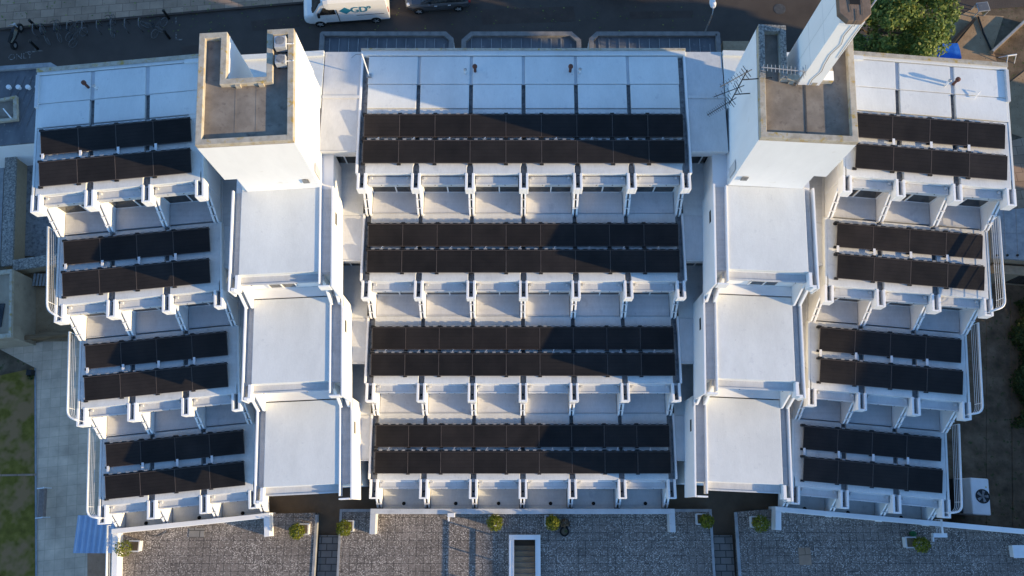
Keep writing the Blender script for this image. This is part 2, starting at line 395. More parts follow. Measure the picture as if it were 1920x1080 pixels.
# podium below the front terraces and front beams
def beams():
    b = MB(); b.box(FC, -8.25, 8.25, -18.62, -18.90, 3.6, 4.62)
    b.box(FC, -8.25, -7.93, -18.901, -19.95, 3.6, 4.62); b.box(FC, 7.93, 8.25, -18.901, -19.85, 3.6, 4.62)
    b.build('front_beam', 'link', B, bevel=.02)
    b = MB(); b.box(FL, -.55, 7.95, -18.82, -19.08, 3.3, 4.62); b.box(FL, 7.63, 7.95, -19.081, -20.05, 3.3, 4.62)
    b.box(FL, -.55, -.23, -19.081, -24.0, 3.3, 4.5)
    b.build('front_beam', 'wall', B, bevel=.02)
    b = MB(); b.box(FR, -9.0, 8.1, -18.72, -18.98, 3.3, 4.62); b.box(FR, 7.78, 8.1, -18.981, -19.95, 3.3, 4.62)
    b.build('front_beam', 'wall', B, bevel=.02)
beams()
# links between the stair cores and the wings
def links(F, sgn):
    for k in range(4):
        z = ZR[k] - .02
        # inner link, between core and central block (u measured from FC centre)
        u0, u1 = sgn * 8.16, sgn * 9.98
        back = 3.3 if k == 0 else .0
        vb = (3.62 if k == 0 else -4.22 - CT * (k - 1)); vf = -1.6 - CT * k
        zn = ZR[k + 1]
        b = MB(); b.box(FC, u0, u1, vb, vf - .25, z - .18, z)
        b.box(FC, u0, u1, vb, vf - .16, z - .75, z - .181)
        b.box(FC, u0, u1, (vb if k == 0 else vf + 1.5), vf + .25, (zn - .2 if k < 3 else 0), z - .751)
        b.box(FC, u0 + sgn * .02, u1, vf - .20, vf - .25, z + .001, z + .05)
        if k == 0:
            b.box(FC, u0, u1, 1.18, 1.02, z + .001, z + .06)
        lk = b.build('link_roof', 'link', B, bevel=.012)
        w = MB(); a, c = sorted((u0 + sgn * .25, u1 - sgn * .25)); vv = vf + .244
        w.box(FC, a, c, vv, vv - .03, zn + .1, z - .8, 1)
        for q in (a, (a + c) / 2 - .03, c - .06): w.box(FC, q, q + .06, vv - .031, vv - .08, zn + .1, z - .8, 0)
        w.build('window', ['steel', 'glass'], lk)
        if k < 3:
            f = MB(); f.box(FC, u0, u1, vf + .24, -4.21 - CT * k, zn - .2, zn - .045); f.build('terrace_floor', 'pad', lk)
        # side parapet along the link
        s = MB(); a, c = sorted((u1 - sgn * .12, u1)); 
        s.box(FC, a, c, vf + .2, -4.2 - CT * k, zn - .04, zn + .35); 
        if k < 3: s.build('edge_upstand', 'wall', lk, bevel=.01)
links(FC, -1); links(FC, 1)
for P in ([(-9.45, 19.2), (-9.45, 22.32), (-16.4, 21.9), (-15.9, 18.6)], [(16.9, 18.6), (17.6, 22.08), (10.6, 22.33), (10.6, 19.2)]):
    b = MB(); b.prism(W0, P[::-1], 10, 13.86); b.build('link_roof', 'roof', B)
    b = MB(); (ax, ay), (bx_, by_) = P[1], P[2]; b.prism(W0, [(ax, ay - .02), (bx_, by_ - .02), (bx_, by_ - .3), (ax, ay - .3)], 13.861, 13.99); b.build('rear_coping', 'roof', B)
def outer_links(F):
    for k in range(4):
        z = ZR[k] - .32; zn = ZR[k + 1] - .32
        # core frame: block k front is v = -4.8*(k-1); outer link next to it, towards the wing
        vb = 9.5 if k == 0 else 3.45 - 4.8 * (k - 1); vf = 6.1 - 4.8 * k
        b = MB(); b.box(F, -2.35, -.5, vb, vf, z - .3, z); b.box(F, -2.35, -.5, vb, vf + .5, max(zn - .3, 0) if k < 3 else 0, z - .301)
        b.box(F, -1.65, -.5, vf - .001, vf - .12, z - .3, z + .05)
        lk = b.build('link_roof', 'link', B, bevel=.012)
        f = MB(); f.box(F, -2.35, -.5, vf + .49, 3.46 - 4.8 * k, zn - .2, zn - .01)
        if k < 3:
            f.build('terrace_floor', 'floor', lk)
            h = MB(); h.box(F, -1.0, -.85, vf - 3.2, vf - 3.05, zn, zn + .12); h.build('roof_outlet', 'gutter', lk)
outer_links(KL); outer_links(KR)
# stair core blocks
def core(F):
    for k in range(3):
        z = 13.6 - 2.5 * k; v0 = -4.8 * k; vb = v0 + 4.22
        zn = z - 2.5 if k < 2 else 3.3
        b = MB()
        b.box(F, -.36, 4.36, vb + (.0 if k else 2), v0 - .02, (zn if k < 2 else 3.2), z - .32)
        if k < 2: b.box(F, -.36, 4.36, v0 - .02, v0 - .52, zn - .3, zn - .02)
        else: b.box(F, .6, 3.3, v0 - .021, v0 - .7, 0, 3.0)
        blk = b.build('stair_block', 'wall', B)
        p = MB(); p.box(F, .0, 3.76, vb, v0, z - .319, z); p.build('roof_pad', 'roof', blk, bevel=.02)
        p = MB(); p.box(F, .1, 3.66, vb - .02, vb - .14, z + .001, z + .03)
        for a, c in ((-.3, -.003), (3.763, 4.3)):
            g = MB(); g.box(F, a, c, vb, v0, z - .319, z - .24); g.build('gutter_bed', 'floor', blk)
        e = MB()
        e.box(F, -.46, -.37, vb + .05, v0 - .78, z - 1.0, z + .05)           # outer upstand, wing side
        e.box(F, -.14, .02, v0 - .004, v0 - .62, z - .6, z + .05)
        e.box(F, -.33, -.14, v0 - .70, v0 - .78, z - .6, z + .048)
        e.box(F, -.33, .02, v0 - .62, v0 - .70, z - .6, z + .049)
        e.build('edge_upstand', 'wall', blk, bevel=.014); e = MB()
        e.box(F, 3.76, 3.83, vb, v0 - .60, z - .6, z + .06)
        e.box(F, 4.34, 4.44, vb + .05, v0 - .78, z - 2.4, z + .06)
        e.box(F, 3.76, 4.30, v0 - .70, v0 - .78, z - .6, z + .058)
        e.build('edge_upstand', 'wall', blk, bevel=.014)
        l = MB(); l.box(F, .03, 3.75, v0 - .004, v0 - .40, z - .52, z - .34); l.box(F, .03, 3.75, v0 - .35, v0 - .43, z - .338, z - .29)
        l.box(F, .5, .55, v0 - .431, v0 - .45, z - .4, z - .33, 1); l.box(F, 2.6, 2.65, v0 - .431, v0 - .45, z - .4, z - .33, 1)
        l.build('window_ledge', ['link', 'dark'], blk, bevel=.01)
        w = MB(); w.box(F, .9, 2.2, v0 - .022, v0 - .05, zn + .2, z - .62, 1)
        for q in (.86, 1.5, 2.2): w.box(F, q, q + .06, v0 - .051, v0 - .09, zn + .2, z - .62, 0)
        w.build('window', ['steel', 'glass'], blk)
        # raking side leaves down to the next block
        d = MB()
        for r0, r1 in ((-.42, -.30), (-.12, -.01), (3.80, 3.92), (4.20, 4.32)):
            d = MB()
            if k < 2: d.vprism(F, [(v0 - .02, zn - .1), (v0 - .02, z - .6), (v0 - .3, z - .65), (v0 - 1.0, zn + .12), (v0 - 1.0, zn - .1)], r0, r1).build('divider_wall', 'wall', blk, bevel=.012)
        # slot openings in the flank wall
        s = MB(); s.box(F, 4.441, 4.455, v0 + 3.1, v0 + 2.5, z - .75, z - .45); s.build('wall_slot', 'dark', blk)
        if k < 2:
            s = MB(); s.box(F, 4.37, 4.44, v0 - .6, v0 - 1.1, zn - .2, zn + .25); s.build('wall_slot', 'wall', blk)
    # skirt at the foot of the tower
    k = MB(); k.vprism(F, [(4.75, 13.4), (4.75, 14.1), (4.5, 13.95), (4.23, 13.62), (4.23, 13.4)], .05, 3.7); k.build('tower_skirt', 'roof', B)
    # brown floor under the lowest block: door canopy
core(KL); core(KR)

def tower(F, right):
    # U-shaped plan in its own frame: u 0..4.1, v 0..5.35, notch open to the rear
    P = [(0, 0), (4.13, 0), (4.13, 5.33), (2.95, 5.33), (2.95, 3.05), (1.22, 3.05), (1.22, 5.33), (0, 5.33)]
    zt, zd = 19.0, 18.72
    t = MB()
    inset = .02
    t.prism(F, P, 15.25, zd - .05)
    t.prism(F, [(.55, .03), (4.10, .03), (4.10, 5.30), (2.97, 5.30), (2.97, 3.03), (1.20, 3.03), (1.20, 5.30), (.55, 5.30)], 13.2, 15.249)
    t.box(F, .3, .55, .5, 5.25, 13.2, 15.249)
    tw = t.build('stair_tower', 'wall', B)
    d = MB(); d.prism(F, [(.02, .02), (4.11, .02), (4.11, 5.31), (2.97, 5.31), (2.97, 3.03), (1.2, 3.03), (1.2, 5.31), (.02, 5.31)], zd - .049, zd)
    d.build('roof_deck', 'deck', tw)
    w = .27
    Pi = [(w, w), (4.13 - w, w), (4.13 - w, 5.33 - w), (2.95 + w, 5.33 - w), (2.95 + w, 3.05 - w), (1.22 - w, 3.05 - w), (1.22 - w, 5.33 - w), (w, 5.33 - w)]
    n = 8; Po = [(u, v) for u, v in P]
    m = MB(); vs = [F(u, v, z) for z in (zd + .001, zt) for u, v in Po] + [F(u, v, z) for z in (zd + .001, zt) for u, v in Pi]; fs = []
    for i in range(n):
        j = (i + 1) % n
        fs += [(i, j, n + j, n + i), (2 * n + j, 2 * n + i, 3 * n + i, 3 * n + j), (n + i, n + j, 3 * n + j, 3 * n + i), (j, i, 2 * n + i, 2 * n + j)]
    m.add(vs, fs); m.build('parapet', 'stone', tw, bevel=.02)
    if right:      # raised stone trough on the arm nearest the centre
        s = MB()
        z1 = zt + .12
        a0, a1 = (2.95, 4.13)
        s.box(F, a0 - .005, a0 + .25, 2.75, 5.335, zt + .002, z1); s.box(F, a1 - .25, a1 + .005, 2.75, 5.335, zt + .002, z1); s.box(F, a0 + .25, a1 - .25, 5.02, 5.335, zt + .002, z1)
        s.build('parapet', 'stone_dark', tw, bevel=.02)
    l = MB()
    # felt laps and debris strips on the deck
    for u0, u1, v0, v1 in (((2.05, 2.12, .35, 2.7),) if right else ((1.55, 1.60, .35, 2.7), (2.45, 2.49, .35, 2.7))):
        l.box(F, u0, u1, v0, v1, zd + .001, zd + (.02 if right else .006))
    l.build('felt_lap', 'cable' if right else 'deck', tw)
    for q in (1.6, 2.6):
        s = MB(); s.box(F, q, q + .22, 2.7, 2.86, zd + .001, zt - .05); s.build('parapet_bracket', 'stone', tw)
    return tw
TLF = Frame(-13.34, 14.80, 3.5)
TRF = Frame(14.60, 14.95, -3.2, -1)
tower(TLF, False); tower(TRF, True)
# small porthole recess on the tower front
for F in (TLF, TRF):
    s = MB(); s.box(F, 3.45, 3.75, -.004, -.03, 14.35, 14.75); s.build('wall_slot', 'gutter', B)
    s = MB(); s.box(F, 4.131, 4.15, .25, .75, 13.9, 15.0); s.build('wall_slot', 'floor', B)

# chimney stack
def chimney():
    F = Frame(12.37, 17.78, -2.5)
    c = MB(); c.box(F, 0, .92, 0, 2.05, 13.9, 23.55)
    for zz in (16.5, 19.4, 21.6): pass
    ch = c.build('chimney_stack', 'wall', B)
    j = MB()
    for z in (20.3, 21.9): j.box(F, -.006, -.001, .0, 2.05, z, z + .012)
    j.box(F, -.006, -.001, 1.0, 1.012, 18.5, 23.5)
    j.build('wall_joint', 'link', ch)
    o = .12
    def octa(a, b, z0, z1, mi, mb, hole=False):
        q = .32
        P = [(-a + q, -a), (.92 + a - q, -a), (.92 + a, -a + q), (.92 + a, 2.05 + a - q), (.92 + a - q, 2.05 + a), (-a + q, 2.05 + a), (-a, 2.05 + a - q), (-a, -a + q)]
        mb.prism(F, P, z0, z1, mi)
    k = MB(); octa(.14, 0, 23.552, 23.82, 0, k)
    k.build('chimney_cap', M_CAP, ch, bevel=.02)
    f = MB(); f.box(F, .27, .65, .55, .95, 23.821, 23.835); f.build('flue_mouth', 'dark', ch)
    # lightning strips down the front
    l = MB()
    pts = [F(.5, .35, 23.84), F(.5, -.16, 23.84), F(.52, -.17, 23.5), F(.55, -.02, 23.3), F(.50, -.02, 22.6), F(.62, -.02, 22.0), F(.48, -.02, 21.2), F(.52, -.02, 20.5), F(.60, -.02, 19.9), F(.45, -.02, 19.2), F(.5, -.02, 18.75)]
    l.tube(pts, .010, 6)
    l.tube([F(.86, -.02, 23.4), F(.84, -.02, 22.2), F(.86, -.02, 21.0)], .008, 6)
    l.tube([F(.25, 1.9, 23.84), F(.22, .9, 23.84), F(.3, .2, 23.84)], .009, 6)
    l.tube([F(.8, 1.9, 23.84), F(.72, .9, 23.84), F(.72, .1, 23.84)], .009, 6)
    l.build('lightning_conductor', 'cable', ch)
    # angled brace behind the cap
    r = MB(); r.tube([F(1.0, .4, 23.5), F(1.7, 1.4, 24.4)], .035, 8); r.build('lightning_rod', 'galv', ch)
    s = MB(); s.box(F, 1.0, 1.45, .1, .55, 18.3, 19.05); s.build('chimney_shoulder', 'wall', ch, bevel=.02)
M_CAP = mat('brown_stone_cap', [(.3, (.15, .105, .075)), (.7, (.23, .165, .12))], 3, .9, bump_s=.5, bump_scale=20)
chimney()

# ground-floor bays with seamed lead roofs at the street side
def bay(px0, px1, cut0, cut1):
    z = 3.2
    x0 = at(px0, 90, z)[0]; x1 = at(px1, 90, z)[0]; yb, yf = 22.34, at(800, 59, z)[1]
    c0, c1 = cut0, cut1
    yb = 22.35
    P = [(x0, yb), (x0, yf - c0), (x0 + c0, yf), (x1 - c1, yf), (x1, yf - c1), (x1, yb)]
    b = MB(); b.prism(W0, P, 0, z - .3); by = b.build('street_bay', 'wall', B)
    r = MB(); r.prism(W0, [(x0 + .1, yb), (x0 + .1, yf - c0), (x0 + c0, yf - .1), (x1 - c1, yf - .1), (x1 - .1, yf - c1), (x1 - .1, yb)], z - .299, z - .22)
    n = int((x1 - x0) / .62)
    for i in range(1, n):
        x = x0 + (x1 - x0) * i / n
        r.box(W0, x - .02, x + .02, yb, yf - (.42 if .9 < i < n - 1 else .8), z - .219, z - .17, 1)
    r.build('bay_roof', ['lead', 'lead_pale'], by)
    e = MB(); w = .3
    e.prism(W0, [(x0, yb), (x0, yf - c0), (x0 + w, yf - c0 - w * .4), (x0 + w, yb)][::-1], z - .298, z)
    e.prism(W0, [(x0, yf - c0), (x0 + c0, yf), (x0 + c0 + w * .4, yf - w), (x0 + w, yf - c0 - w * .4)][::-1], z - .298, z - .002)
    e.prism(W0, [(x0 + c0, yf), (x1 - c1, yf), (x1 - c1 - w * .4, yf - w), (x0 + c0 + w * .4, yf - w)][::-1], z - .298, z)
    e.prism(W0, [(x1 - c1, yf), (x1, yf - c1), (x1 - w, yf - c1 - w * .4), (x1 - c1 - w * .4, yf - w)][::-1], z - .298, z - .002)
    e.prism(W0, [(x1, yf - c1), (x1, yb), (x1 - w, yb), (x1 - w, yf - c1 - w * .4)][::-1], z - .298, z)
    e.build('bay_upstand', 'bay_edge', by)
bay(598, 850, .12, .5); bay(865, 1090, .6, .6); bay(1105, 1352, .5, .1)
def side_bay():
    z = 3.4
    P = [at(-60, 145, z), at(-60, 128, z), at(95, 117, z), at(107, 124, z), at(107, 260, z), at(-60, 275, z)]
    b = MB(); b.prism(W0, P[::-1], 0, z - .3); by = b.build('street_bay', 'wall', B)
    r = MB(); r.prism(W0, [(x * .999, y - .02) for x, y in P][::-1], z - .299, z - .2)
    for q in range(7):
        a = at(20 + q * 14 - 30, 235, z); c = at(60 + q * 14 - 30, 140, z)
        r.tube([(a[0], a[1], z - .19), (c[0], c[1], z - .19)], .03, 5)
    r.build('bay_roof', 'lead', by)
    e = MB(); a, c, d = at(-60, 128, z), at(95, 117, z), at(107, 124, z)
    e.prism(W0, [a, c, (c[0] - .1, c[1] - .3), (a[0], a[1] - .3)][::-1], z - .19, z)
    e.prism(W0, [c, d, (d[0] - .35, d[1] - .1), (c[0] - .1, c[1] - .3)][::-1], z - .19, z - .002)
    e.build('bay_upstand', 'lead_pale', by)
    for q in range(4):
        a = at(16 + q * 18, 163, z)
        s = MB(); s.lathe((a[0], a[1], z - .2), [(.12, 0), (.12, .16), (.16, .17), (.14, .26)], 10); s.build('roof_outlet', 'steel', by)
side_bay()
b = MB(); p0, p1 = at(1356, 88, 3.0), at(1404, 77, 3.0); b.box(W0, p0[0], p1[0], 22.36, p1[1], 0, 3.0); b.build('street_bay', 'brick', B)

# guard rails of white tube at the wing ends
def guard(pts, z, bars=4):
    P = [(*at(x, y, z), z) for x, y in pts]
    g = MB()
    if len(P) == 3:
        a, b_, c = map(Vector, P)
        d1 = (a - b_).normalized(); d2 = (c - b_).normalized(); r = .35
        arc = [b_ + d1 * r * (1 - t) ** 2 + d2 * r * t ** 2 for t in (0, .25, .5, .75, 1)]
        path = [a] + arc + [c]
    else: path = [Vector(p) for p in P]
    g.tube(path, .052, 10)
    for i in range(1, bars + 1):
        g.tube([p + Vector((0, 0, -.17 * i)) for p in path], .009, 6)
    for t in (0, .97):
        p = path[0].lerp(path[1], t)
        g.tube([p, p + Vector((0, 0, -.72))], .014, 6)
    g.build('guard_rail', 'steel', B, smooth=True)
for pts, z in (([(90, 425), (88, 582), (108, 593)], 12.1), ([(130, 622), (126, 782), (148, 789)], 9.6), ([(167, 803), (163, 968), (190, 972)], 7.1), ([(201, 985), (199, 1100)], 4.9),
               ([(1873, 405), (1885, 575), (1856, 584)], 12.1), ([(1834, 605), (1843, 773), (1816, 777)], 9.6), ([(1798, 795), (1804, 959), (1780, 962)], 7.1), ([(1765, 974), (1768, 1002)], 4.9)):
    guard(pts, z)

# ================================================================== SOLAR PANELS
def make_panel(w, d, tilt, strut, first=False):
    hb = .30; s, c = math.sin(R(tilt)), math.cos(R(tilt))
    def P(u, q, o=0): return (u, -q * c + o * s * 0, hb - q * s + o)     # q along slope from the back edge
    m = MB(); rim = .018
    def slab(mb, u0, u1, q0, q1, o0, o1, mi=0):
        p = [P(u, q, o) for o in (o0, o1) for u, q in ((u0, q0), (u0, q1), (u1, q1), (u1, q0))]
        mb.add(p, [(3, 2, 1, 0), (4, 5, 6, 7), (0, 1, 5, 4), (1, 2, 6, 5), (2, 3, 7, 6), (3, 0, 4, 7)], mi)
    slab(m, rim, w - rim, rim, d - rim, 0, .03)
    o = m.build('solar_panel', 'cells', origin=(0, 0, 0)); ORIGIN[o.name] = Vector((0, 0, 0))
    f = MB()
    slab(f, .004, rim - .001, 0, d, -.004, .036); slab(f, w - rim + .001, w - .004, 0, d, -.004, .036)
    slab(f, rim - .001, w - rim + .001, -.002, rim - .001, -.004, .035); slab(f, rim - .001, w - rim + .001, d - rim + .001, d + .002, -.004, .035)
    f.build('frame', 'frame', o, origin=(0, 0, 0))
    g = MB(); g.box(W0, .05, w - .05, .02, .045, .02, hb - .01)
    g.box(W0, .03, w - .03, .0, .085, .25, .268)
    for q in (.18, .42, .66, .88): g.box(W0, w * q - .12, w * q + .05, .05, .12, .269, .285, 1)
    g.build('wind_deflector', ['black', 'lead_pale'], o, origin=(0, 0, 0))
    for q, zz in ((-.06, hb), (d * c + .01, hb - d * s)):
        k = MB(); k.box(W0, -.09, .10, -q - .04, -q + .07, .0, max(.06, zz - .02)); k.build('mounting_foot', 'black', o, origin=(0, -q, 0))
    if not strut and first:
        k = MB(); k.tube([(.62, .03, .24), (.74, .26, .14)], .022, 6); k.build('strut', 'steel', o, origin=(0, 0, 0))
    if strut:
        k = MB(); k.box(W0, .02, .14, .06, .52, .12, .17); k.build('strut', 'steel', o, origin=(0, 0, 0))
    tag(o, 'black solar panel', 'solar panel', 'solar panels on the terrace roofs')
    return o
ORD = ['first', 'second', 'third', 'fourth', 'fifth', 'sixth', 'seventh', 'eighth', 'ninth']
LEV = ['top', 'second', 'third', 'lowest']
protos = {}
def panel_rows(F, n, u0, w, d, t, vb, vf, ang, blockname, wing):
    for k in range(4):
        for row, v in ((0, vb), (1, vf)):
            key = (wing, row)
            for i in range(n):
                uu = u0 + i * w if F.sx > 0 else u0 + (i + 1) * w
                j = i if F.sx > 0 else n - 1 - i
                lab = 'black solar panel, %s from left, %s row, %s terrace of the %s' % (ORD[j], ('back', 'front')[row], LEV[k], blockname)
                x, y = F(uu, v - t * k)
                loc = (x, y, ZR[k] + .003)
                if key not in protos:
                    protos[key] = o = make_panel(w, d, 8.5, wing and row == 1, not wing and row == 1); o.location = loc; o.rotation_euler = (0, 0, R(ang)); o['label'] = lab
                else: copy_tree(protos[key], loc, R(ang), lab)
panel_rows(FC, 9, -7.79, 1.731, 1.13, CT, -.03, -1.40, 0, 'central block', False)
panel_rows(FL, 4, 0, 1.815, 1.20, WT, -.02, -1.66, 5.75, 'left wing', True)
panel_rows(FR, 4, 0, 1.815, 1.20, WT, -.02, -1.66, -5.1, 'right wing', True)

# ================================================================== ROOF THINGS
def ac_unit(name, c, sx, sy, h, label, rz=0):
    F = Frame(c[0], c[1], rz); r = empty(name, c, label, 'air conditioner', 'air conditioning units on the left tower')
    b = MB(); b.box(F, -sx, sx, -sy, sy, c[2] + .08, c[2] + h); b.build('casing', 'galv2', r, bevel=.02)
    f = MB(); f.lathe((c[0], c[1] + sy * .15, c[2] + h), [(.2, .001), (.2, .015), (.06, .02)], 18); f.build('fan_grille', 'gutter', r)
    for q in (-1, 1):
        k = MB(); k.box(F, q * sx * .7 - .05, q * sx * .7 + .05, -sy, sy, c[2], c[2] + .079); k.build('foot', 'black', r)
    p = MB(); p.tube([(c[0] + sx, c[1], c[2] + h * .6), (c[0] + sx + .22, c[1] + .02, c[2] + h * .55), (c[0] + sx + .3, c[1] + .02, c[2] + .3)], .025, 8); p.build('pipe', 'steel', r)
M['galv2'] = mat('grey_casing', [(.3, g3(.36)), (.7, g3(.50))], 5, .5, speck=(4, .62, .74, (.18, .15, .12)))
c = at(525, 78, 19.2); ac_unit('air_conditioner', (c[0], c[1], 18.73), .25, .28, .5, 'larger grey air conditioner at the rear end of the left tower roof', 3.5)
c = at(525, 110, 19.2); ac_unit('air_conditioner', (c[0], c[1], 18.73), .23, .21, .45, 'smaller grey air conditioner in front of the larger one on left tower', 3.5)

def clay_vent(px, py, label, lean=0):
    x, y = at(px, py, 13.95); r = empty('vent_pipe', (x, y, 13.9), label, 'vent pipe', 'vent pipes on the rear roofs')
    p = MB(); p.lathe((x, y, 13.9), [(.07, 0), (.07, .38)], 12); p.build('pipe', 'clay', r, smooth=True)
    q = MB(); q.lathe((x, y, 14.281), [(.10, 0), (.12, .06), (.12, .14), (.05, .2)], 12); q.build('cowl', 'clay', r)
    return r
def white_vent(px, py, label, h=.35):
    x, y = at(px, py, 13.95); r = empty('vent_pipe', (x, y, 13.9), label, 'vent pipe', 'vent pipes on the rear roofs')
    p = MB(); p.lathe((x, y, 13.9), [(.05, 0), (.05, h)], 12); p.build('pipe', 'steel', r, smooth=True)
    q = MB(); q.lathe((x, y, 13.9 + h), [(.075, .001), (.085, .04), (.04, .1)], 12); q.build('cowl', 'galv', r)
clay_vent(891, 133, 'red clay vent with cap, left of the two on the central rear roof')
clay_vent(1069, 133, 'red clay vent with cap, right of the two on the central rear roof')
clay_vent(165, 163, 'dark red vent pipe alone on the blue-shaded left wing rear roof')
clay_vent(1788, 157, 'red brown vent pipe on the sunlit right wing rear roof')
white_vent(873, 137, 'short white vent pipe beside the left clay vent, central rear roof')
white_vent(1087, 136, 'short white vent pipe beside the right clay vent, central rear roof')
white_vent(181, 166, 'small white vent pipe on the left wing rear roof', .3)
white_vent(1772, 160, 'white vent pipe casting a long shadow on the right wing', .5)
x, y = at(692, 142, 13.95); r = empty('roof_mast', (x, y, 13.9), 'thin white pole standing on the central rear roof by left tower', 'mast')
p = MB(); p.tube([(x, y, 13.95), (x, y, 16.0)], .03, 8); p.build('pole', 'steel', r)
p = MB(); p.box(W0, x - .12, x + .12, y - .1, y + .1, 13.9, 13.98); p.build('base', 'galv', r)
p = MB(); p.tube([(x, y, 15.95), (x - .45, y + .45, 15.2), (x - .9, y + .9, 14.1)], .01, 5); p.build('stay_wire', 'cable', r)
x, y = at(1826, 185, 13.9); r = empty('roof_bracket', (x, y, 13.9), 'low white angled bracket lying on the right wing roof ridge', 'bracket')
p = MB(); p.tube([(x, y, 13.95), (x + .25, y + .3, 14.1), (x + .3, y + .32, 13.95)], .025, 6); p.tube([(x, y, 13.95), (x - .9, y + .1, 13.96)], .02, 6); p.build('arm', 'steel', r)

def aerial(base, top, tip, label, n=9, dark='black'):
    r = empty('tv_aerial', base, label, 'aerial', 'aerials on the right tower')
    p = MB(); p.tube([base, top], .03, 8); p.build('mast', 'galv', r)
    a, b_ = Vector(top), Vector(tip); d = (b_ - a); L = d.length; d.normalize(); s = d.cross(Vector((0, 0, 1))).normalized()
    k = MB(); k.tube([a, b_], .026, 6)
    for i in range(n):
        q = a + d * L * (i + .5) / n; h = .22 - .08 * i / n
        k.tube([q - s * h, q + s * h], .015, 5)
    k.tube([a + s * .25 + Vector((0, 0, .1)), a - s * .25 + Vector((0, 0, .1))], .014, 5)
    k.tube([a + s * .25 - Vector((0, 0, .12)), a - s * .25 - Vector((0, 0, .12))], .014, 5)
    k.build('boom', dark, r)
def wp(px, py, z): return (*at(px, py, z), z)
bx, by = at(1497, 152, 19.1)
aerial((bx, by, 18.73), (bx, by, 19.9), (*at(1428, 126, 20.0), 20.0), 'long yagi aerial pointing left across the right tower trough', 11, 'galv')
def wall_aerial():
    mx, my = at(1400, 134, 19.6); r = empty('tv_aerial', (mx, my, 16.6), 'dark double aerial on a mast off the right tower flank, over the central roof', 'aerial', 'aerials on the right tower')
    p = MB(); p.tube([(mx, my, 16.7), (mx, my, 19.7)], .026, 8)
    p.tube([(mx, my, 17.6), (mx + 1.35, my + .1, 17.6)], .025, 6); p.tube([(mx, my, 18.9), (mx + 1.3, my + .1, 18.9)], .025, 6); p.build('mast', 'black', r)
    for z, tip, n in ((19.5, (1350, 163), 9), (18.2, (1338, 182), 4), (17.0, (1326, 216), 13)):
        a_, b_ = Vector((mx, my, z)), Vector((*at(*tip, z), z)); d = b_ - a_; L = d.length; d.normalize(); sd = d.cross(Vector((0, 0, 1))).normalized(); k = MB(); k.tube([a_ - d * .3, b_], .02, 6)
        for i in range(n):
            q = a_ + d * L * (i + .5) / n; h = .19 - .08 * i / n; k.tube([q - sd * h, q + sd * h], .010, 5)
        for zz in (-.12, .12): k.tube([a_ - sd * .3 + Vector((0, 0, zz)), a_ + sd * .3 + Vector((0, 0, zz))], .016, 5)
        k.build('boom', 'cable', r)
wall_aerial()

# ================================================================== GROUND, ROAD, PLAZA
structure(MB().box(W0, -220, 220, -200, 230, -.3, 0), 'ground', 'soil')
# street
sl = (34.49 - 32.46) / (-15.02 + 35.72)
def kerb_y(x): return 29.26 + sl * (x + 35.21) if False else 32.46 + sl * (x + 35.72)
rd = MB(); rd.prism(W0, [(-70, 23), (21.5, 23), (21.5, 30.5), (27.5, 33.5), (60, 36), (60, 46), (-70, 46)], .001, .02)
structure(rd, 'road', 'asphalt')
pv = MB(); a = at(-40, 56, .12); b_ = at(566, 3, .12)
X0, X1 = -70, 1.5
def ky(x): return a[1] + (b_[1] - a[1]) / (b_[0] - a[0]) * (x - a[0])
pv.prism(W0, [(X0, ky(X0)), (X1, ky(X1)), (X1, 60), (X0, 60)], .0, .14); structure(pv, 'pavement', 'slabs')
kb = MB(); kb.prism(W0, [(X0, ky(X0) - .16), (X1, ky(X1) - .16), (X1, ky(X1) - .004), (X0, ky(X0) - .004)], .0, .145); structure(kb, 'kerb', 'asphalt_patch')
ln = MB()
def line_px(p, q, w, z=.026):
    A, C = Vector((*at(*p, z), z)), Vector((*at(*q, z), z)); d = (C - A).normalized(); n = Vector((-d.y, d.x, 0)) * w / 2
    ln.add([A - n, C - n, C + n, A + n], [(0, 1, 2, 3)])
for p, q in (((330, 32), (330, 45)), ((330, 61), (330, 74)), ((330, 74), (342, 74)), ((48, 98), (80, 95)), ((65, 96), (66, 84))): line_px(p, q, .10)
structure(ln, 'road_marking', 'paintline')
def text_mesh(body, size, m, name, loc, rot, parent=None, ext=.004):
    cu = bpy.data.curves.new(name, 'FONT'); cu.body = body; cu.size = size; cu.extrude = ext; cu.align_x = 'CENTER'; cu.align_y = 'CENTER'
    to = bpy.data.objects.new(name, cu); COL.objects.link(to)
    bpy.context.view_layer.update()
    dg = bpy.context.evaluated_depsgraph_get()
    me = bpy.data.meshes.new_from_object(to.evaluated_get(dg)); bpy.data.objects.remove(to)
    me.materials.clear(); me.materials.append(M[m])
    o = bpy.data.objects.new(name, me); COL.objects.link(o); place(o, loc, parent); o.rotation_euler = rot
    return o
tx = at(38, 106, .03); tag(text_mesh('ONLY', .62, 'paintline', 'road_marking', (tx[0], tx[1], .028), (0, 0, R(6)), ext=.002), kind='structure')
x, y = at(1462, 17, .03); mh = MB(); mh.lathe((x, y, .021), [(.42, 0), (.42, .012), (.36, .016)], 24); tag(mh.build('manhole_cover', 'cable'), 'round dark manhole cover in the street left of the chimney', 'manhole')
for i, P in enumerate(([(900, 18), (1075, 12), (1080, 40), (905, 46)], [(1180, 22), (1300, 20), (1298, 33), (1182, 36)], [(340, 88), (372, 84), (372, 97), (342, 101)], [(470, 40), (560, 30), (562, 50), (474, 58)])):
    structure(MB().prism(W0, poly_px(P, .02)[::-1], .0205, .0235 + .0005 * i), 'road_patch', 'asphalt_patch')
rnd = random.Random(9); lv = MB()
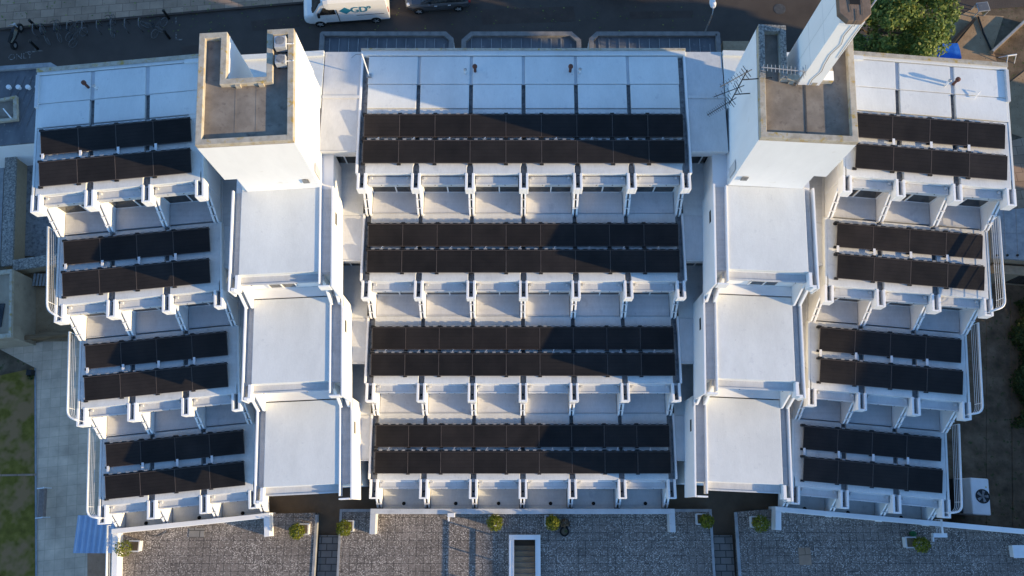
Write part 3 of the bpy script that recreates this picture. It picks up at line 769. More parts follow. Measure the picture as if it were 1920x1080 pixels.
for i in range(260):
    px, py = (rnd.uniform(560, 1350), rnd.uniform(8, 62)) if i < 120 else (rnd.uniform(0, 560), rnd.uniform(2, 60)); x, y = at(px, py, .16); z = .03 if y < ky(x) - .2 else .146; s_ = rnd.uniform(.03, .08); a_ = rnd.uniform(0, 6.28)
    lv.add([(x + s_ * math.cos(a_ + k * 1.5708), y + s_ * math.sin(a_ + k * 1.5708) * .7, z + .004 * k) for k in range(4)], [(0, 1, 2, 3)])
tag(lv.build('fallen_leaves', 'leaf', fixn=False), 'scattered fallen leaves on the street and pavement', 'leaves', kind='stuff')
# plazas
def plaza_mesh():
    z = 3.9; m = MB()
    # centre, with the stairwell hole
    hx0, hx1, hy1 = .10, 1.27, -1.56
    yb = .05
    m.box(W0, -9.47, hx0, -7.5, yb, 0, z); m.box(W0, hx1, 10.97, -7.5, yb, 0, z); m.box(W0, hx0, hx1, hy1, yb, 0, z)
    m.box(W0, hx0, hx1, -7.5, hy1, 0, .6)
    structure(m, 'plaza', 'pebble')
    l = MB(); l.prism(W0, [FL(-.3, -18.9), FL(-.3, -25.5), (-10.66, -7.5), (-10.80, -.15), FL(8.2, -18.9)], 0, z); structure(l, 'plaza', 'pebble')
    r_ = MB(); r_.prism(W0, [(12.40, -.10), (12.20, -7.5), FR(-12, -26), FR(-12, -18.9), FR(8.3, -18.9)], 0, z); structure(r_, 'plaza', 'pebble')
    e = MB()
    e.box(W0, -10.80, -10.67, -7.5, -.25, z - .3, z + .04); e.box(W0, -9.47, -9.34, -7.5, .04, z + .003, z + .03)
    e.box(W0, 10.84, 10.98, -7.5, .04, z + .003, z + .03); e.box(W0, 12.2, 12.36, -7.5, -.12, z + .003, z + .12)
    e.box(W0, -9.33, -7.75, -.10, .05, z + .003, z + .03); e.box(W0, 8.95, 10.83, -.10, .05, z + .003, z + .03)
    structure(e, 'kerb', 'lead_pale')
plaza_mesh()
structure(MB().box(W0, -15.5, 16.5, -8, 7.8, .01, 3.1), 'courtyard_floor', 'asphalt_old')
pth = MB(); pth.box(W0, -10.67, -9.471, -8, -1.35, 3.101, 3.22); pth.box(W0, 10.985, 12.2, -8, -1.35, 3.101, 3.22); structure(pth, 'path', 'pavers')
# left: path, lawn, slabs
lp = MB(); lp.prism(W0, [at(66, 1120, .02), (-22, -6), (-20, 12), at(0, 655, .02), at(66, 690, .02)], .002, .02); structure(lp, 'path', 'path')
lw = MB(); q = [at(66, 1120, .05), at(64, 690, .05), at(-140, 735, .05), at(-140, 1120, .05)]; lw.prism(W0, q, .003, .07); structure(lw, 'lawn', 'grass')
lk = MB(); A, C = at(-100, 893, .07), at(67, 890, .07); lk.prism(W0, [(A[0], A[1] - .06), (C[0], C[1] - .06), (C[0], C[1] + .06), (A[0], A[1] + .06)], .071, .09); structure(lk, 'path', 'slabs')
ek = MB(); A, C = at(66, 1120, .05), at(64, 690, .05); ek.prism(W0, [(A[0] + .01, A[1]), (A[0] + .12, A[1]), (C[0] + .12, C[1]), (C[0] + .01, C[1])], .021, .06); structure(ek, 'kerb', 'lead_pale')
br = MB(); br.prism(W0, [at(160, 1036, .3), at(204, 1036, .3), at(204, 1100, .3), at(160, 1100, .3)], .021, .06); structure(br, 'path', 'terracotta')
# right: earth paths, dark yard, hedge strip
dp = MB(); dp.prism(W0, [at(1780, 98, .03), at(1838, 28, .03), at(1882, 30, .03), at(1862, 92, .03), at(1870, 118, .03), at(1780, 112, .03)], .002, .03)
dp.prism(W0, [at(1745, 60, .03), at(1830, 12, .03), at(1842, 26, .03), at(1775, 90, .03)], .001, .026)
dp.prism(W0, [at(1886, 200, .03), at(1880, 165, .03), at(1925, 130, .03), at(1925, 260, .03), at(1895, 250, .03)], .002, .03); structure(dp, 'path', 'dirt')
gp = MB(); gp.prism(W0, [at(1880, 268, .03), at(1930, 255, .03), at(1960, 470, .03), at(1870, 400, .03)], .002, .04); structure(gp, 'pavement', 'slabs')
gr = MB(); gr.prism(W0, [at(1895, 560, .05), at(1960, 540, .05), at(1975, 1000, .05), at(1900, 990, .05)], .002, .05); structure(gr, 'soil_strip', 'soil')
yd = MB(); yd.prism(W0, [at(1850, 560, .03), at(1890, 560, .03), at(1893, 990, .03), at(1850, 990, .03)], .001, .03); structure(yd, 'soil_strip', 'soil')

# stairwell
def stairwell():
    r = empty('stairwell', (.68, -3, 3.9), 'white kerbed stairwell with brown steps going down through the plaza', 'stairwell')
    k = MB(); k.box(W0, -.17, .098, -6, -1.30, 3.903, 4.15); k.box(W0, 1.272, 1.54, -6, -1.30, 3.903, 4.15); k.box(W0, .098, 1.272, -1.56, -1.30, 3.903, 4.148)
    k.build('kerb', 'wall', r, bevel=.015)
    l = MB(); l.box(W0, .06, .11, -6, -1.56, 4.151, 4.19); l.box(W0, 1.26, 1.31, -6, -1.56, 4.151, 4.19); l.build('inner_lip', 'steel', r)
    s = MB()
    for i in range(10):
        y1 = -1.62 - .29 * i; z = 3.0 + .11 * i
        s.box(W0, .105, 1.265, y1 - .29, y1, .65, z); s.box(W0, .105, 1.265, y1 - .29, y1 - .26, z + .001, z + .02, 1)
    s.build('steps', ['stairs', 'lead_pale'], r)
    w = MB(); w.box(W0, .102, .104, -6, -1.57, .7, 3.9); w.build('side_wall', 'stairs', r)
    h = MB()
    for z in (4.42, 4.82): h.box(W0, -.10, -.07, -6.5, -1.55, z, z + .09)
    for y in (-1.6, -2.9, -4.3, -5.7): h.box(W0, -.11, -.06, y - .03, y + .03, 4.151, 4.92)
    h.build('handrail', 'steel', r)
stairwell()

# ================================================================== PLAZA THINGS
def leaf_ball(rad, n, sz, squash=1.0, seed=0):
    rnd = random.Random(seed); m = MB()
    for i in range(n):
        z = rnd.uniform(-.85, 1); th = rnd.uniform(0, 6.283); q = math.sqrt(max(0, 1 - z * z))
        rr = rad * (rnd.uniform(.72, 1.06)) * (1 + .06 * math.sin(5 * th + 3 * z))
        p = Vector((q * math.cos(th) * rr, q * math.sin(th) * rr, z * rr * squash + rad * squash))
        nrm = (p - Vector((0, 0, rad * squash))).normalized() + Vector((rnd.gauss(0, .45), rnd.gauss(0, .45), rnd.gauss(0, .45)))
        nrm.normalize(); t = nrm.cross(Vector((rnd.gauss(0, 1), rnd.gauss(0, 1), rnd.gauss(0, 1)))).normalized(); b_ = nrm.cross(t); s = sz * rnd.uniform(.6, 1.3)
        m.add([p - t * s, p + b_ * s * .55, p + t * s, p - b_ * s * .55], [(0, 1, 2, 3)])
    return m
def planter(px, py, rad, label, side, seed, potdx=.24, sparse=False):
    x, y = at(px, py, 4.6); r = empty('potted_shrub', (x, y, 3.9), label, 'potted shrub', 'potted round shrubs on the plaza')
    p = MB(); h = .34; w = .27
    ox = potdx * side
    P0 = [(x + ox - w, y + .12 - w), (x + ox + w, y + .12 - w), (x + ox + w, y + .12 + w), (x + ox - w, y + .12 + w)]
    p.box(W0, x + ox - w, x + ox + w, y + .1 - w, y + .1 + w, 3.905, 4.32); p.box(W0, x + ox - w - .03, x + ox + w + .03, y + .1 - w - .03, y + .1 + w + .03, 4.321, 4.38)
    p.build('planter', 'pot', r, bevel=.015)
    s = MB(); s.box(W0, x + ox - w + .04, x + ox + w - .04, y + .1 - w + .04, y + .1 + w - .04, 4.381, 4.40); s.build('soil', 'soil', r)
    t = MB(); t.tube([(x + ox * .6, y + .06, 4.3), (x, y, 4.9)], .03, 6); t.build('stem', 'bark', r)
    f = leaf_ball(rad, 900 if not sparse else 420, .055, 1.0, seed); f.v = [(a + x, b_ + y, c + 4.36) for a, b_, c in f.v]
    f.build('foliage', 'box_leaf', r, fixn=False)
planter(235, 1028, .44, 'sparse yellow-green potted shrub at the left corner of the plaza', 1, 1, .35, True)
planter(558, 996, .42, 'potted round shrub left of the left sunken path', 1, 2)
planter(646, 990, .42, 'potted round shrub right of the left sunken path', 1, 3, .15)
planter(928, 980, .43, 'sunlit potted round shrub behind the stairwell, left one', -1, 4, .05)
planter(1036, 980, .40, 'darker potted round shrub beside the black tub near the stairwell', -1, 5, .12)
planter(1324, 977, .38, 'potted round shrub left of the right sunken path', -1, 6, .18)
planter(1425, 982, .46, 'dark green potted shrub right of the right sunken path', -1, 7, .12)
planter(1725, 1021, .42, 'potted round shrub below the right wing beam at far right', -1, 8, .35)
def tub():
    x, y = at(1058, 985, 4.3); r = empty('plant_tub', (x, y, 3.9), 'dark round tub with a dead brown plant and folded chair', 'tub')
    m = MB(); m.lathe((x, y - .32, 3.905), [(.22, 0), (.26, .5), (.22, .52), (.2, .44)], 18); m.build('tub_body', 'rubber', r, smooth=True)
    m = MB(); m.lathe((x, y - .32, 4.36), [(.19, 0), (.17, .04)], 14); m.build('soil', 'soil', r)
    m = leaf_ball(.26, 220, .06, .8, 33); m.v = [(a + x + .02, b_ + y + .12, c + 4.1) for a, b_, c in m.v]; m.build('dead_foliage', 'wood', r, fixn=False)
    m = MB(); m.tube([(x - .25, y - .1, 3.92), (x - .1, y + .3, 4.6)], .025, 6); m.tube([(x + .32, y - .05, 3.92), (x + .22, y + .25, 4.55)], .025, 6); m.box(W0, x - .22, x + .2, y - .12, y + .0, 4.3, 4.34)
    m.build('folding_frame', 'black', r)
tub()
def wall_light(px, py, label, w=.2):
    x, y = at(px, py, 4.7); r = empty('floodlight', (x, y, 4.5), label, 'floodlight', 'floodlights on the front beams')
    m = MB(); m.box(W0, x - w, x + w, y - .1, y + .12, 4.52, 4.78); m.build('housing', 'steel', r, bevel=.02)
    m = MB(); m.box(W0, x - w + .02, x - w + .1, y - .32, y - .101, 4.45, 4.62); m.build('arm', 'steel', r)
    m = MB(); m.tube([(x, y + .1, 4.55), (x, y + .3, 4.5)], .03, 6); m.build('bracket', 'galv', r)
wall_light(846, 966, 'small white floodlight on the central front beam')
wall_light(1762, 1004, 'wide white floodlight on the right wing front beam', .38)
x, y = at(1911, 1034, 4.3); r = empty('cabinet', (x, y, 3.9), 'grey white box cut by the right edge of the plaza', 'box')
m = MB(); m.box(W0, x - .32, x + .5, y - .3, y + .3, 3.905, 4.3); m.build('body', 'pot', r, bevel=.02); m = MB(); m.box(W0, x - .35, x + .53, y - .33, y + .33, 4.301, 4.36); m.build('lid', 'steel', r, bevel=.01)
x, y = at(1714, 1001, 4.2); r = empty('watering_can', (x, y, 3.9), 'small green watering can behind the far right potted shrub', 'watering can')
m = MB(); m.lathe((x, y, 3.905), [(.14, 0), (.15, .28), (.10, .32)], 14); m.build('body', M_GREEN if 'M_GREEN' in globals() else mat('green_plastic', [(.3, (.01, .10, .03)), (.7, (.015, .14, .045))], 3, .4), r, smooth=True)
m = MB(); m.tube([(x + .13, y, 4.0), (x + .34, y, 4.2)], .022, 8); m.tube([(x - .12, y, 4.15), (x - .2, y, 4.3), (x, y, 4.36), (x + .08, y, 4.22)], .014, 6); m.build('spout', 'black', r)
hs = MB(); hs.tube([wp(277, 1002, 3.92), wp(285, 1005, 3.92), wp(296, 1005, 3.92), wp(306, 1001, 3.92), wp(314, 996, 3.92)], .018, 6); tag(hs.build('cable', 'cable'), 'thin dark cable lying on the left plaza by the beam', 'cable')
pa = MB(); A = at(369, 999, 3.91); pa.box(W0, A[0] - .42, A[0] + .42, A[1] - .24, A[1] + .24, 3.902, 3.925); tag(pa.build('paving_slab', 'slabs'), 'plain pale slab let into the left pebble plaza', 'slab', bevel=None) if False else tag(pa.build('paving_slab', 'pavers'), 'plain pale slab let into the left pebble plaza', 'slab')
pa = MB(); A = at(1510, 1043, 3.91); pa.box(W0, A[0] - .35, A[0] + .30, A[1] - .45, A[1] + .45, 3.902, 3.922); tag(pa.build('paving_slab', 'slabs'), 'pair of plain grey slabs let into the right pebble plaza', 'slab')

# ================================================================== LEFT SIDE
def bench():
    x, y = at(79, 943, .45); r = empty('park_bench', (x, y, .02), 'weathered pinkish wooden bench on the path by the lawn', 'bench'); F = Frame(x, y, 5)
    s = MB()
    for i in range(5): s.box(F, -.22 + .09 * i, -.15 + .09 * i, -.9, .9, .44, .47)
    s.build('seat', 'pinkwood', r)
    b = MB()
    for i in range(3): b.box(F, .27, .30, -.9, .9, .52 + .12 * i, .60 + .12 * i)
    b.build('backrest', 'pinkwood', r)
    for v in (-.85, .85):
        for u in (-.2, .27):
            l = MB(); l.box(F, u - .03, u + .03, v - .04, v + .04, .021, .44 if u < 0 else .9); l.build('leg', 'steel', r)
        a = MB(); a.box(F, -.25, .25, v - .03, v + .03, .62, .66); a.build('armrest', 'steel', r)
bench()
def canopy():
    z = 2.7; A, Bq, C, D = [at(px, py, z) for px, py in ((146, 966), (215, 966), (215, 1037), (145, 1037))]
    r = empty('corrugated_canopy', ((A[0] + C[0]) / 2, (A[1] + C[1]) / 2, 0), 'pale blue corrugated lean-to roof beside the left plaza corner', 'canopy')
    m = MB(); n = 32; w = Bq[0] - A[0] + .6
    top = []; 
    for i in range(n + 1):
        x = A[0] + w * i / n; zz = z + .045 * (1 if (i // 2) % 2 else -.3) + .25 * i / n
        top.append((x, zz))
    vs = []; 
    for x, zz in top: vs += [(x, A[1], zz), (x, C[1], zz), (x, A[1], zz - .02), (x, C[1], zz - .02)]
    fs = []
    for i in range(n):
        o = 4 * i; fs += [(o, o + 4, o + 5, o + 1), (o + 2, o + 3, o + 7, o + 6), (o, o + 2, o + 6, o + 4), (o + 1, o + 5, o + 7, o + 3)]
    fs += [(0, 1, 3, 2), (4 * n, 4 * n + 2, 4 * n + 3, 4 * n + 1)]
    m.add(vs, fs); m.build('sheet_roof', 'canopy', r)
    for y in (A[1] - .1, C[1] + .1):
        p = MB(); p.box(W0, A[0] + .1, A[0] + .2, y - .05, y + .05, .021, z - .06); p.build('post', 'steel', r)
    b = MB(); b.box(W0, A[0] + .05, A[0] + .12, C[1] + .02, A[1] - .02, z - .15, z - .06); b.build('gutter', 'black', r)
canopy()
def stone_wall():
    # coping-topped brick wall running towards the court, with return
    z = 1.5; P = [at(21, 252, z), at(12, 499, z)]; Q = [at(112, 484, z)]
    r = empty('garden_wall', (P[1][0], P[1][1], 0), 'buff brick wall with mossy grey stone coping left of the left wing', 'wall')
    A, C = Vector(P[0]), Vector(P[1]); d = (C - A).normalized(); n = Vector((-d.y, d.x))
    m = MB(); h = .27
    m.prism(W0, [tuple(A - n * h), tuple(C - n * h), tuple(C + n * h), tuple(A + n * h)], 0, z - .2)
    D, E2 = Vector(P[1]), Vector(Q[0]); d2 = (E2 - D).normalized(); n2 = Vector((-d2.y, d2.x))
    m.prism(W0, [tuple(D + d2 * .3 - n2 * h), tuple(E2 - n2 * h), tuple(E2 + n2 * h), tuple(D + d2 * .3 + n2 * h)], 0, z - .2)
    m.build('brickwork', 'brick', r)
    c = MB(); h = .36
    c.prism(W0, [tuple(A - n * h), tuple(C - n * h), tuple(C + n * h), tuple(A + n * h)], z - .199, z)
    c.prism(W0, [tuple(D + d2 * .37 - n2 * h), tuple(E2 - n2 * h), tuple(E2 + n2 * h), tuple(D + d2 * .37 + n2 * h)], z - .199, z - .003)
    c.build('coping', 'stone_dark', r, bevel=.03)
stone_wall()
def well_yard():
    P = [at(30, 262, .03), at(20, 480, .03), at(115, 480, .03), at(115, 262, .03)]
    structure(MB().prism(W0, P, .003, .03), 'yard_floor', 'gutter')
    P = [at(-40, 255, .03), at(10, 255, .03), at(0, 500, .03), at(-40, 500, .03)]
    structure(MB().prism(W0, P, .003, .035), 'yard_floor', 'lead_pale')
well_yard()
def cottage(name, pts, z, label, cat, roofm='render', extras=True):
    P = poly_px(pts, z); cx = sum(p[0] for p in P) / len(P); cy = sum(p[1] for p in P) / len(P)
    r = empty(name, (cx, cy, 0), label, cat)
    m = MB(); m.prism(W0, P, 0, z - .15); m.build('wall', 'render', r)
    k = MB(); k.prism(W0, [(cx + (x - cx) * .985, cy + (y - cy) * .985) for x, y in P], z - .149, z - .1); k.build('roof', roofm, r)
    n = len(P); e = MB()
    for i in range(n):
        a, b_ = Vector(P[i]), Vector(P[(i + 1) % n]); ca = Vector((cx, cy))
        ai, bi = a + (ca - a).normalized() * .28, b_ + (ca - b_).normalized() * .28
        e.prism(W0, [tuple(a), tuple(b_), tuple(bi), tuple(ai)], z - .148, z + .08 + .002 * i)
    e.build('parapet', 'stone', r)
    return r
r = cottage('garden_store', [(-30, 192), (32, 180), (33, 225), (-30, 232)][::-1], 3.4, 'small beige store with mossy flat roof at the left edge', 'shed', 'deck')
x, y = at(12, 212, 3.5); m = MB(); m.tube([(x - .3, y + .35, 3.42), (x + .35, y - .35, 3.48)], .04, 6); m.build('roof_rail', 'steel', r)
r = cottage('yard_building', [(-60, 515), (24, 505), (22, 632), (-60, 640)][::-1], 2.6, 'low beige rendered building at the left edge', 'building', 'render')
x, y = at(0, 590, 2.6); m = MB(); m.box(W0, x - .6, x + .15, y - .75, y + .7, 2.501, 2.56); m.build('skylight', 'glass', r)
yb = MB(); yb.prism(W0, poly_px([(18, 505), (135, 490), (135, 640), (18, 640)], .05), .003, .05); structure(yb, 'yard_floor', 'dirt')
def plank_fence():
    A, C = at(-20, 642, 1.2), at(128, 622, 1.2); r = empty('plank_fence', ((A[0] + C[0]) / 2, (A[1] + C[1]) / 2, 0), 'low brown plank fence between the yard and the slab path', 'fence')
    a, c = Vector(A), Vector(C); d = (c - a); L = d.length; d.normalize(); n = Vector((-d.y, d.x)); m = MB()
    k = int(L / .16)
    for i in range(k):
        p = a + d * (L * i / k); q = p + d * .145
        m.prism(W0, [tuple(p - n * .02), tuple(q - n * .02), tuple(q + n * .02), tuple(p + n * .02)], .06, 1.2 + random.uniform(-.03, .03))
    m.build('boards', 'wood', r)
    t = MB(); t.prism(W0, [tuple(a - n * .16), tuple(c - n * .16), tuple(c + n * .1), tuple(a + n * .1)], 1.24, 1.29); t.build('top_rail', 'wood', r)
    for i in range(5):
        p = a + d * (L * (i + .1) / 5); s = MB(); s.box(W0, p.x - .05, p.x + .05, p.y + .03, p.y + .13, .06, 1.23); s.build('post', 'wood', r)
plank_fence()
def yard_clutter():
    for (px, py, s, lab) in ((28, 512, .45, 'black rubbish sack slumped by the beige yard building'), (33, 536, .28, 'small black rubbish sack below the larger sack in the yard')):
        x, y = at(px, py, .4); m = MB(); rnd = random.Random(px)
        m.lathe((x, y, .05), [(s * .8, 0), (s, s * .5), (s * .8, s), (s * .25, s * 1.25), (s * .3, s * 1.4)], 11)
        m.v = [(a + rnd.gauss(0, .04), b_ + rnd.gauss(0, .04), c) for a, b_, c in m.v]
        tag(m.build('rubbish_sack', 'rubber', smooth=True), lab, 'sack', 'black sacks in the yard')
    x, y = at(78, 525, .4); r = empty('pallet_stack', (x, y, .05), 'grey crate of scrap beside the left wing guard rail', 'crate')
    m = MB()
    for i in range(5): m.box(W0, x - .5 + .21 * i, x - .36 + .21 * i, y - .4, y + .4, .45, .49)
    m.build('slats', 'lead_pale', r); m = MB(); m.box(W0, x - .5, x + .5, y - .38, y - .3, .051, .449); m.box(W0, x - .5, x + .5, y + .3, y + .38, .051, .449); m.build('side', 'wood', r)
    x, y = at(59, 697, .2); r = empty('planter_box', (x, y, .05), 'small dark box with a plant beside the lawn corner', 'planter')
    m = MB(); m.box(W0, x - .16, x + .16, y - .25, y + .1, .06, .5); m.build('box', 'black', r, bevel=.02)
    m = leaf_ball(.2, 120, .06, .8, 3); m.v = [(a + x, b_ + y - .3, c + .05) for a, b_, c in m.v]; m.build('foliage', 'hedge_leaf', r, fixn=False)
yard_clutter()

# ================================================================== RIGHT SIDE
def heat_pump():
    z = 2.6; x, y = at(1839, 931, z); r = empty('heat_pump', (x, y, 0), 'large white heat pump with a black fan beside the right wing', 'heat pump'); F = Frame(x, y, -4)
    m = MB(); m.box(F, -.52, .52, -1.02, 1.02, .25, z); m.build('casing', 'steel', r, bevel=.07)
    c = F(.1, .02); m = MB(); m.lathe((c[0], c[1], z), [(.40, .002), (.40, .03), (.36, .035), (.35, .012)], 28); m.build('fan_ring', 'black', r)
    m = MB()
    for i in range(5):
        a = i * 1.2566
        m.prism(Frame(c[0], c[1], math.degrees(a)), [(.06, -.03), (.32, -.09), (.33, .07), (.07, .05)], z + .012, z + .022)
    m.build('fan_blade', 'gutter', r); m = MB(); m.lathe((c[0], c[1], z), [(.1, .012), (.1, .04), (.05, .05)], 14); m.build('fan_hub', 'gutter', r)
    m = MB(); m.box(F, -1.0, -.53, -.95, .95, .2, 1.6); m.build('coil', 'black', r)
    for u, v in ((-.45, -.9), (.45, -.9), (-.45, .9), (.45, .9)):
        m = MB(); m.box(F, u - .06, u + .06, v - .06, v + .06, 0, .249); m.build('foot', 'black', r)
    m = MB(); m.box(F, .3, .36, .5, .58, z + .001, z + .006); m.build('warning_sticker', mat('yellow_sticker', [(.3, (.6, .42, .03)), (.7, (.6, .42, .03))]), r)
heat_pump()
def annexe():
    z = 3.0; P = [(1858, 395), (1990, 385), (1990, 492), (1862, 483)]
    r = empty('flat_roofed_annexe', (*at(1890, 440, z), 0), 'low annexe with seamed grey metal roof right of the right wing', 'annexe')
    Q = poly_px(P, z); m = MB(); m.prism(W0, Q[::-1], 0, z - .2); m.build('wall', 'brick', r)
    m = MB(); m.prism(W0, [(x, y) for x, y in Q][::-1], z - .199, z)
    for px in (1882, 1905, 1930):
        a, b_ = at(px, 392, z), at(px + 4, 484, z); m.tube([(a[0], a[1], z), (b_[0], b_[1], z)], .035, 5)
    a, b_ = at(1858, 436, z), at(1990, 437, z); m.tube([(a[0], a[1], z), (b_[0], b_[1], z)], .03, 5)
    m.build('roof', 'lead_pale', r)
    for px in (1869, 1888, 1907):
        a = at(px, 479, z); k = MB(); k.lathe((a[0], a[1], z), [(.07, .001), (.07, .1), (.03, .14)], 10); k.build('roof_outlet', 'black', r)
    a, b_ = at(1862, 497, 2.2), at(1990, 506, 2.2); k = MB(); k.prism(W0, [(a[0], a[1] - .5), (b_[0], b_[1] - .5), (b_[0], b_[1] + .05), (a[0], a[1] + .05)], 0, 2.2); k.build('porch', 'brick', r)
    k = MB(); k.prism(W0, [(a[0] + .4, a[1] - .52), (b_[0], b_[1] - .52), (b_[0], b_[1] - .5), (a[0] + .4, a[1] - .5)], .3, 2.0); k.build('window', 'glass', r)
annexe()
def yard_wall():
    z = .5; pts = [(1862, 95), (1893, 66), (1925, 36)]
    P = [at(*p, z) for p in pts]; r = empty('garden_wall', (*P[0], 0), 'low dark wall with pale coping running up the right yard', 'wall')
    m = MB(); k = MB()
    for a, b_ in zip(P[:-1], P[1:]):
        a, b_ = Vector(a), Vector(b_); d = (b_ - a).normalized(); n = Vector((-d.y, d.x)) * .12
        m.prism(W0, [tuple(a - n), tuple(b_ - n), tuple(b_ + n), tuple(a + n)], 0, z - .06); n *= 1.0
        k.prism(W0, [tuple(a - n * .6), tuple(b_ - n * .6), tuple(b_ + n * .6), tuple(a + n * .6)], z - .059, z)
    m.build('brickwork', 'brick', r); k.build('coping', 'lead_pale', r)
    z = 1.0; P = [at(1782, 86, z), at(1804, 58, z), at(1836, 27, z)]; r = empty('timber_edging', (*P[0], 0), 'dark timber edging along the trodden earth path', 'edging')
    m = MB()
    for a, b_ in zip(P[:-1], P[1:]):
        a, b_ = Vector(a), Vector(b_); d = (b_ - a).normalized(); n = Vector((-d.y, d.x)) * .09
        m.prism(W0, [tuple(a - n), tuple(b_ - n), tuple(b_ + n), tuple(a + n)], 0, .5)
    m.build('board', 'rubber', r)
    z = .3; P = [at(1837, 28, z), at(1848, 60, z), at(1864, 96, z)]; r = empty('drain_pipe', (*P[0], 0), 'thin dark pipe crossing the trodden earth path', 'pipe')
    m = MB(); m.tube([(*p, .1) for p in P], .06, 6); m.build('pipe', 'black', r)
yard_wall()
def tarp(px, py, w, d, h, rot, label):
    x, y = at(px, py, h); F = Frame(x, y, rot); r = empty('covered_trailer', (x, y, 0), label, 'trailer', 'blue covered trailers behind the right wing')
    m = MB(); secs = []
    for i in range(7):
        u = -w + 2 * w * i / 6; s = 1 - .07 * abs(i - 3) / 3
        secs.append([F(u, v * s, z_) for v, z_ in ((-d, .45), (-d, h * .8), (-d * .8, h), (0, h * 1.04 + .03 * (i % 2)), (d * .8, h), (d, h * .8), (d, .45))])
    m.loft(secs); m.build('cover', 'blue', r)
    m = MB(); m.box(F, -w * .95, w * .95, -d * .93, d * .93, .3, .449); m.build('bed', 'black', r)
    for v in (-d * .9, d * .9):
        k = MB(); c = F(0, v); k.tube([F(0, v - .07, .3), F(0, v + .07, .3)], .3, 14); k.build('wheel', 'rubber', r)
tarp(1768, 97, 1.15, .75, 1.3, 5, 'larger bright blue covered trailer behind the right wing')
tarp(1740, 86, .55, .45, 1.2, -30, 'smaller blue covered trailer half under the tree')
x, y = at(1844, 12, .8); F = Frame(x, y, 8); r = empty('garden_table', (x, y, 0), 'square grey garden table at the top of the right yard', 'table')
m = MB(); m.box(F, -.42, .42, -.36, .36, .74, .78); m.build('table_top', 'lead_pale', r, bevel=.02)
m = MB(); m.box(F, -.36, .36, -.3, .3, .781, .79); m.build('inset', 'lead', r)
for u, v in ((-.36, -.3), (.36, -.3), (-.36, .3), (.36, .3)):
    m = MB(); m.box(F, u - .03, u + .03, v - .03, v + .03, 0, .739); m.build('leg', 'lead_pale', r)
x, y = at(1888, 108, .4); r = empty('sawhorse', (x, y, 0), 'small white trestle standing in the dark right yard', 'trestle')
m = MB(); m.tube([(x - .05, y + .05, .55), (x + .6, y + .15, .55)], .05, 6); m.build('beam', 'steel', r)
for dx, dy in ((-.3, .25), (.1, -.45), (.5, .4), (.7, -.2)):
    m = MB(); m.tube([(x + (.0 if dx < .3 else .55), y + .06, .54), (x + dx, y + dy, .0)], .03, 6); m.build('leg', 'steel', r)

# ------------------------------------------------------------------ trees, hedge
def tree(name, x, y, h, rx, label, n, seed, leaf='leaf', sz=.17):
    rnd = random.Random(seed); r = empty(name, (x, y, 0), label, 'tree')
    t = MB(); t.tube([(x, y, 0), (x + .1, y, h * .3), (x - .05, y + .1, h * .55), (x, y, h * .8)], [.3, .22, .15, .05], 9)
    for i in range(9):
        a = i * 2.4; z0 = h * (.28 + .05 * i); L = rx * rnd.uniform(.6, .9)
        t.tube([(x, y, z0), (x + math.cos(a) * L * .5, y + math.sin(a) * L * .5, z0 + h * .1), (x + math.cos(a) * L, y + math.sin(a) * L, z0 + h * .2)], [.1, .06, .025], 6)
    t.build('trunk', 'bark', r)
    m = MB(); cl = []
    for i in range(95):
        z = rnd.uniform(-.75, 1); a = rnd.uniform(0, 6.283); q = math.sqrt(1 - z * z) * rnd.uniform(.45, 1.02)
        cl.append((Vector((x + math.cos(a) * q * rx, y + math.sin(a) * q * rx, h * .62 + z * h * .36)), rnd.uniform(.45, .95) * rx * .28))
    for i in range(n):
        c, cr = cl[rnd.randrange(len(cl))]
        d = Vector((rnd.gauss(0, 1), rnd.gauss(0, 1), rnd.gauss(0, .8))).normalized(); p = c + d * cr * (rnd.random() ** .4)
        nr = (d + Vector((rnd.gauss(0, .6), rnd.gauss(0, .6), rnd.gauss(.5, .6)))).normalized(); tt = nr.cross(Vector((rnd.gauss(0, 1), rnd.gauss(0, 1), rnd.gauss(0, 1)))).normalized(); b_ = nr.cross(tt); s = sz * rnd.uniform(.5, 1.25)
        m.add([p - tt * s, p - b_ * s * .5, p + tt * s, p + b_ * s * .5], [(0, 1, 2, 3)])
    m.build('crown', leaf, r, fixn=False)
tx, ty = at(1668, 40, 7.2); tree('street_tree', tx, ty, 11.2, 3.3, 'leafy tree turning yellow behind the right tower chimney', 40000, 11, sz=.125)
def hedge():
    A = at(1920, 560, 1.0); C = at(1925, 800, 1.0); rnd = random.Random(5); m = MB()
    for i in range(9000):
        t = rnd.random(); x = A[0] + (C[0] - A[0]) * t + rnd.uniform(-.2, 2.4) + .35 * math.sin(t * 17); y = A[1] + (C[1] - A[1]) * t; z = rnd.uniform(.1, 1.25 + .3 * math.sin(t * 23))
        nr = Vector((rnd.gauss(0, .6), rnd.gauss(0, .6), 1)).normalized(); tt = nr.cross(Vector((rnd.gauss(0, 1), rnd.gauss(0, 1), 0))).normalized(); b_ = nr.cross(tt); s = rnd.uniform(.06, .14); p = Vector((x, y, z))
        m.add([p - tt * s, p - b_ * s * .5, p + tt * s, p + b_ * s * .5], [(0, 1, 2, 3)])
    tag(m.build('hedge', 'hedge_leaf', fixn=False), 'dark green hedge along the right edge beyond the soil strip', 'hedge')
hedge()

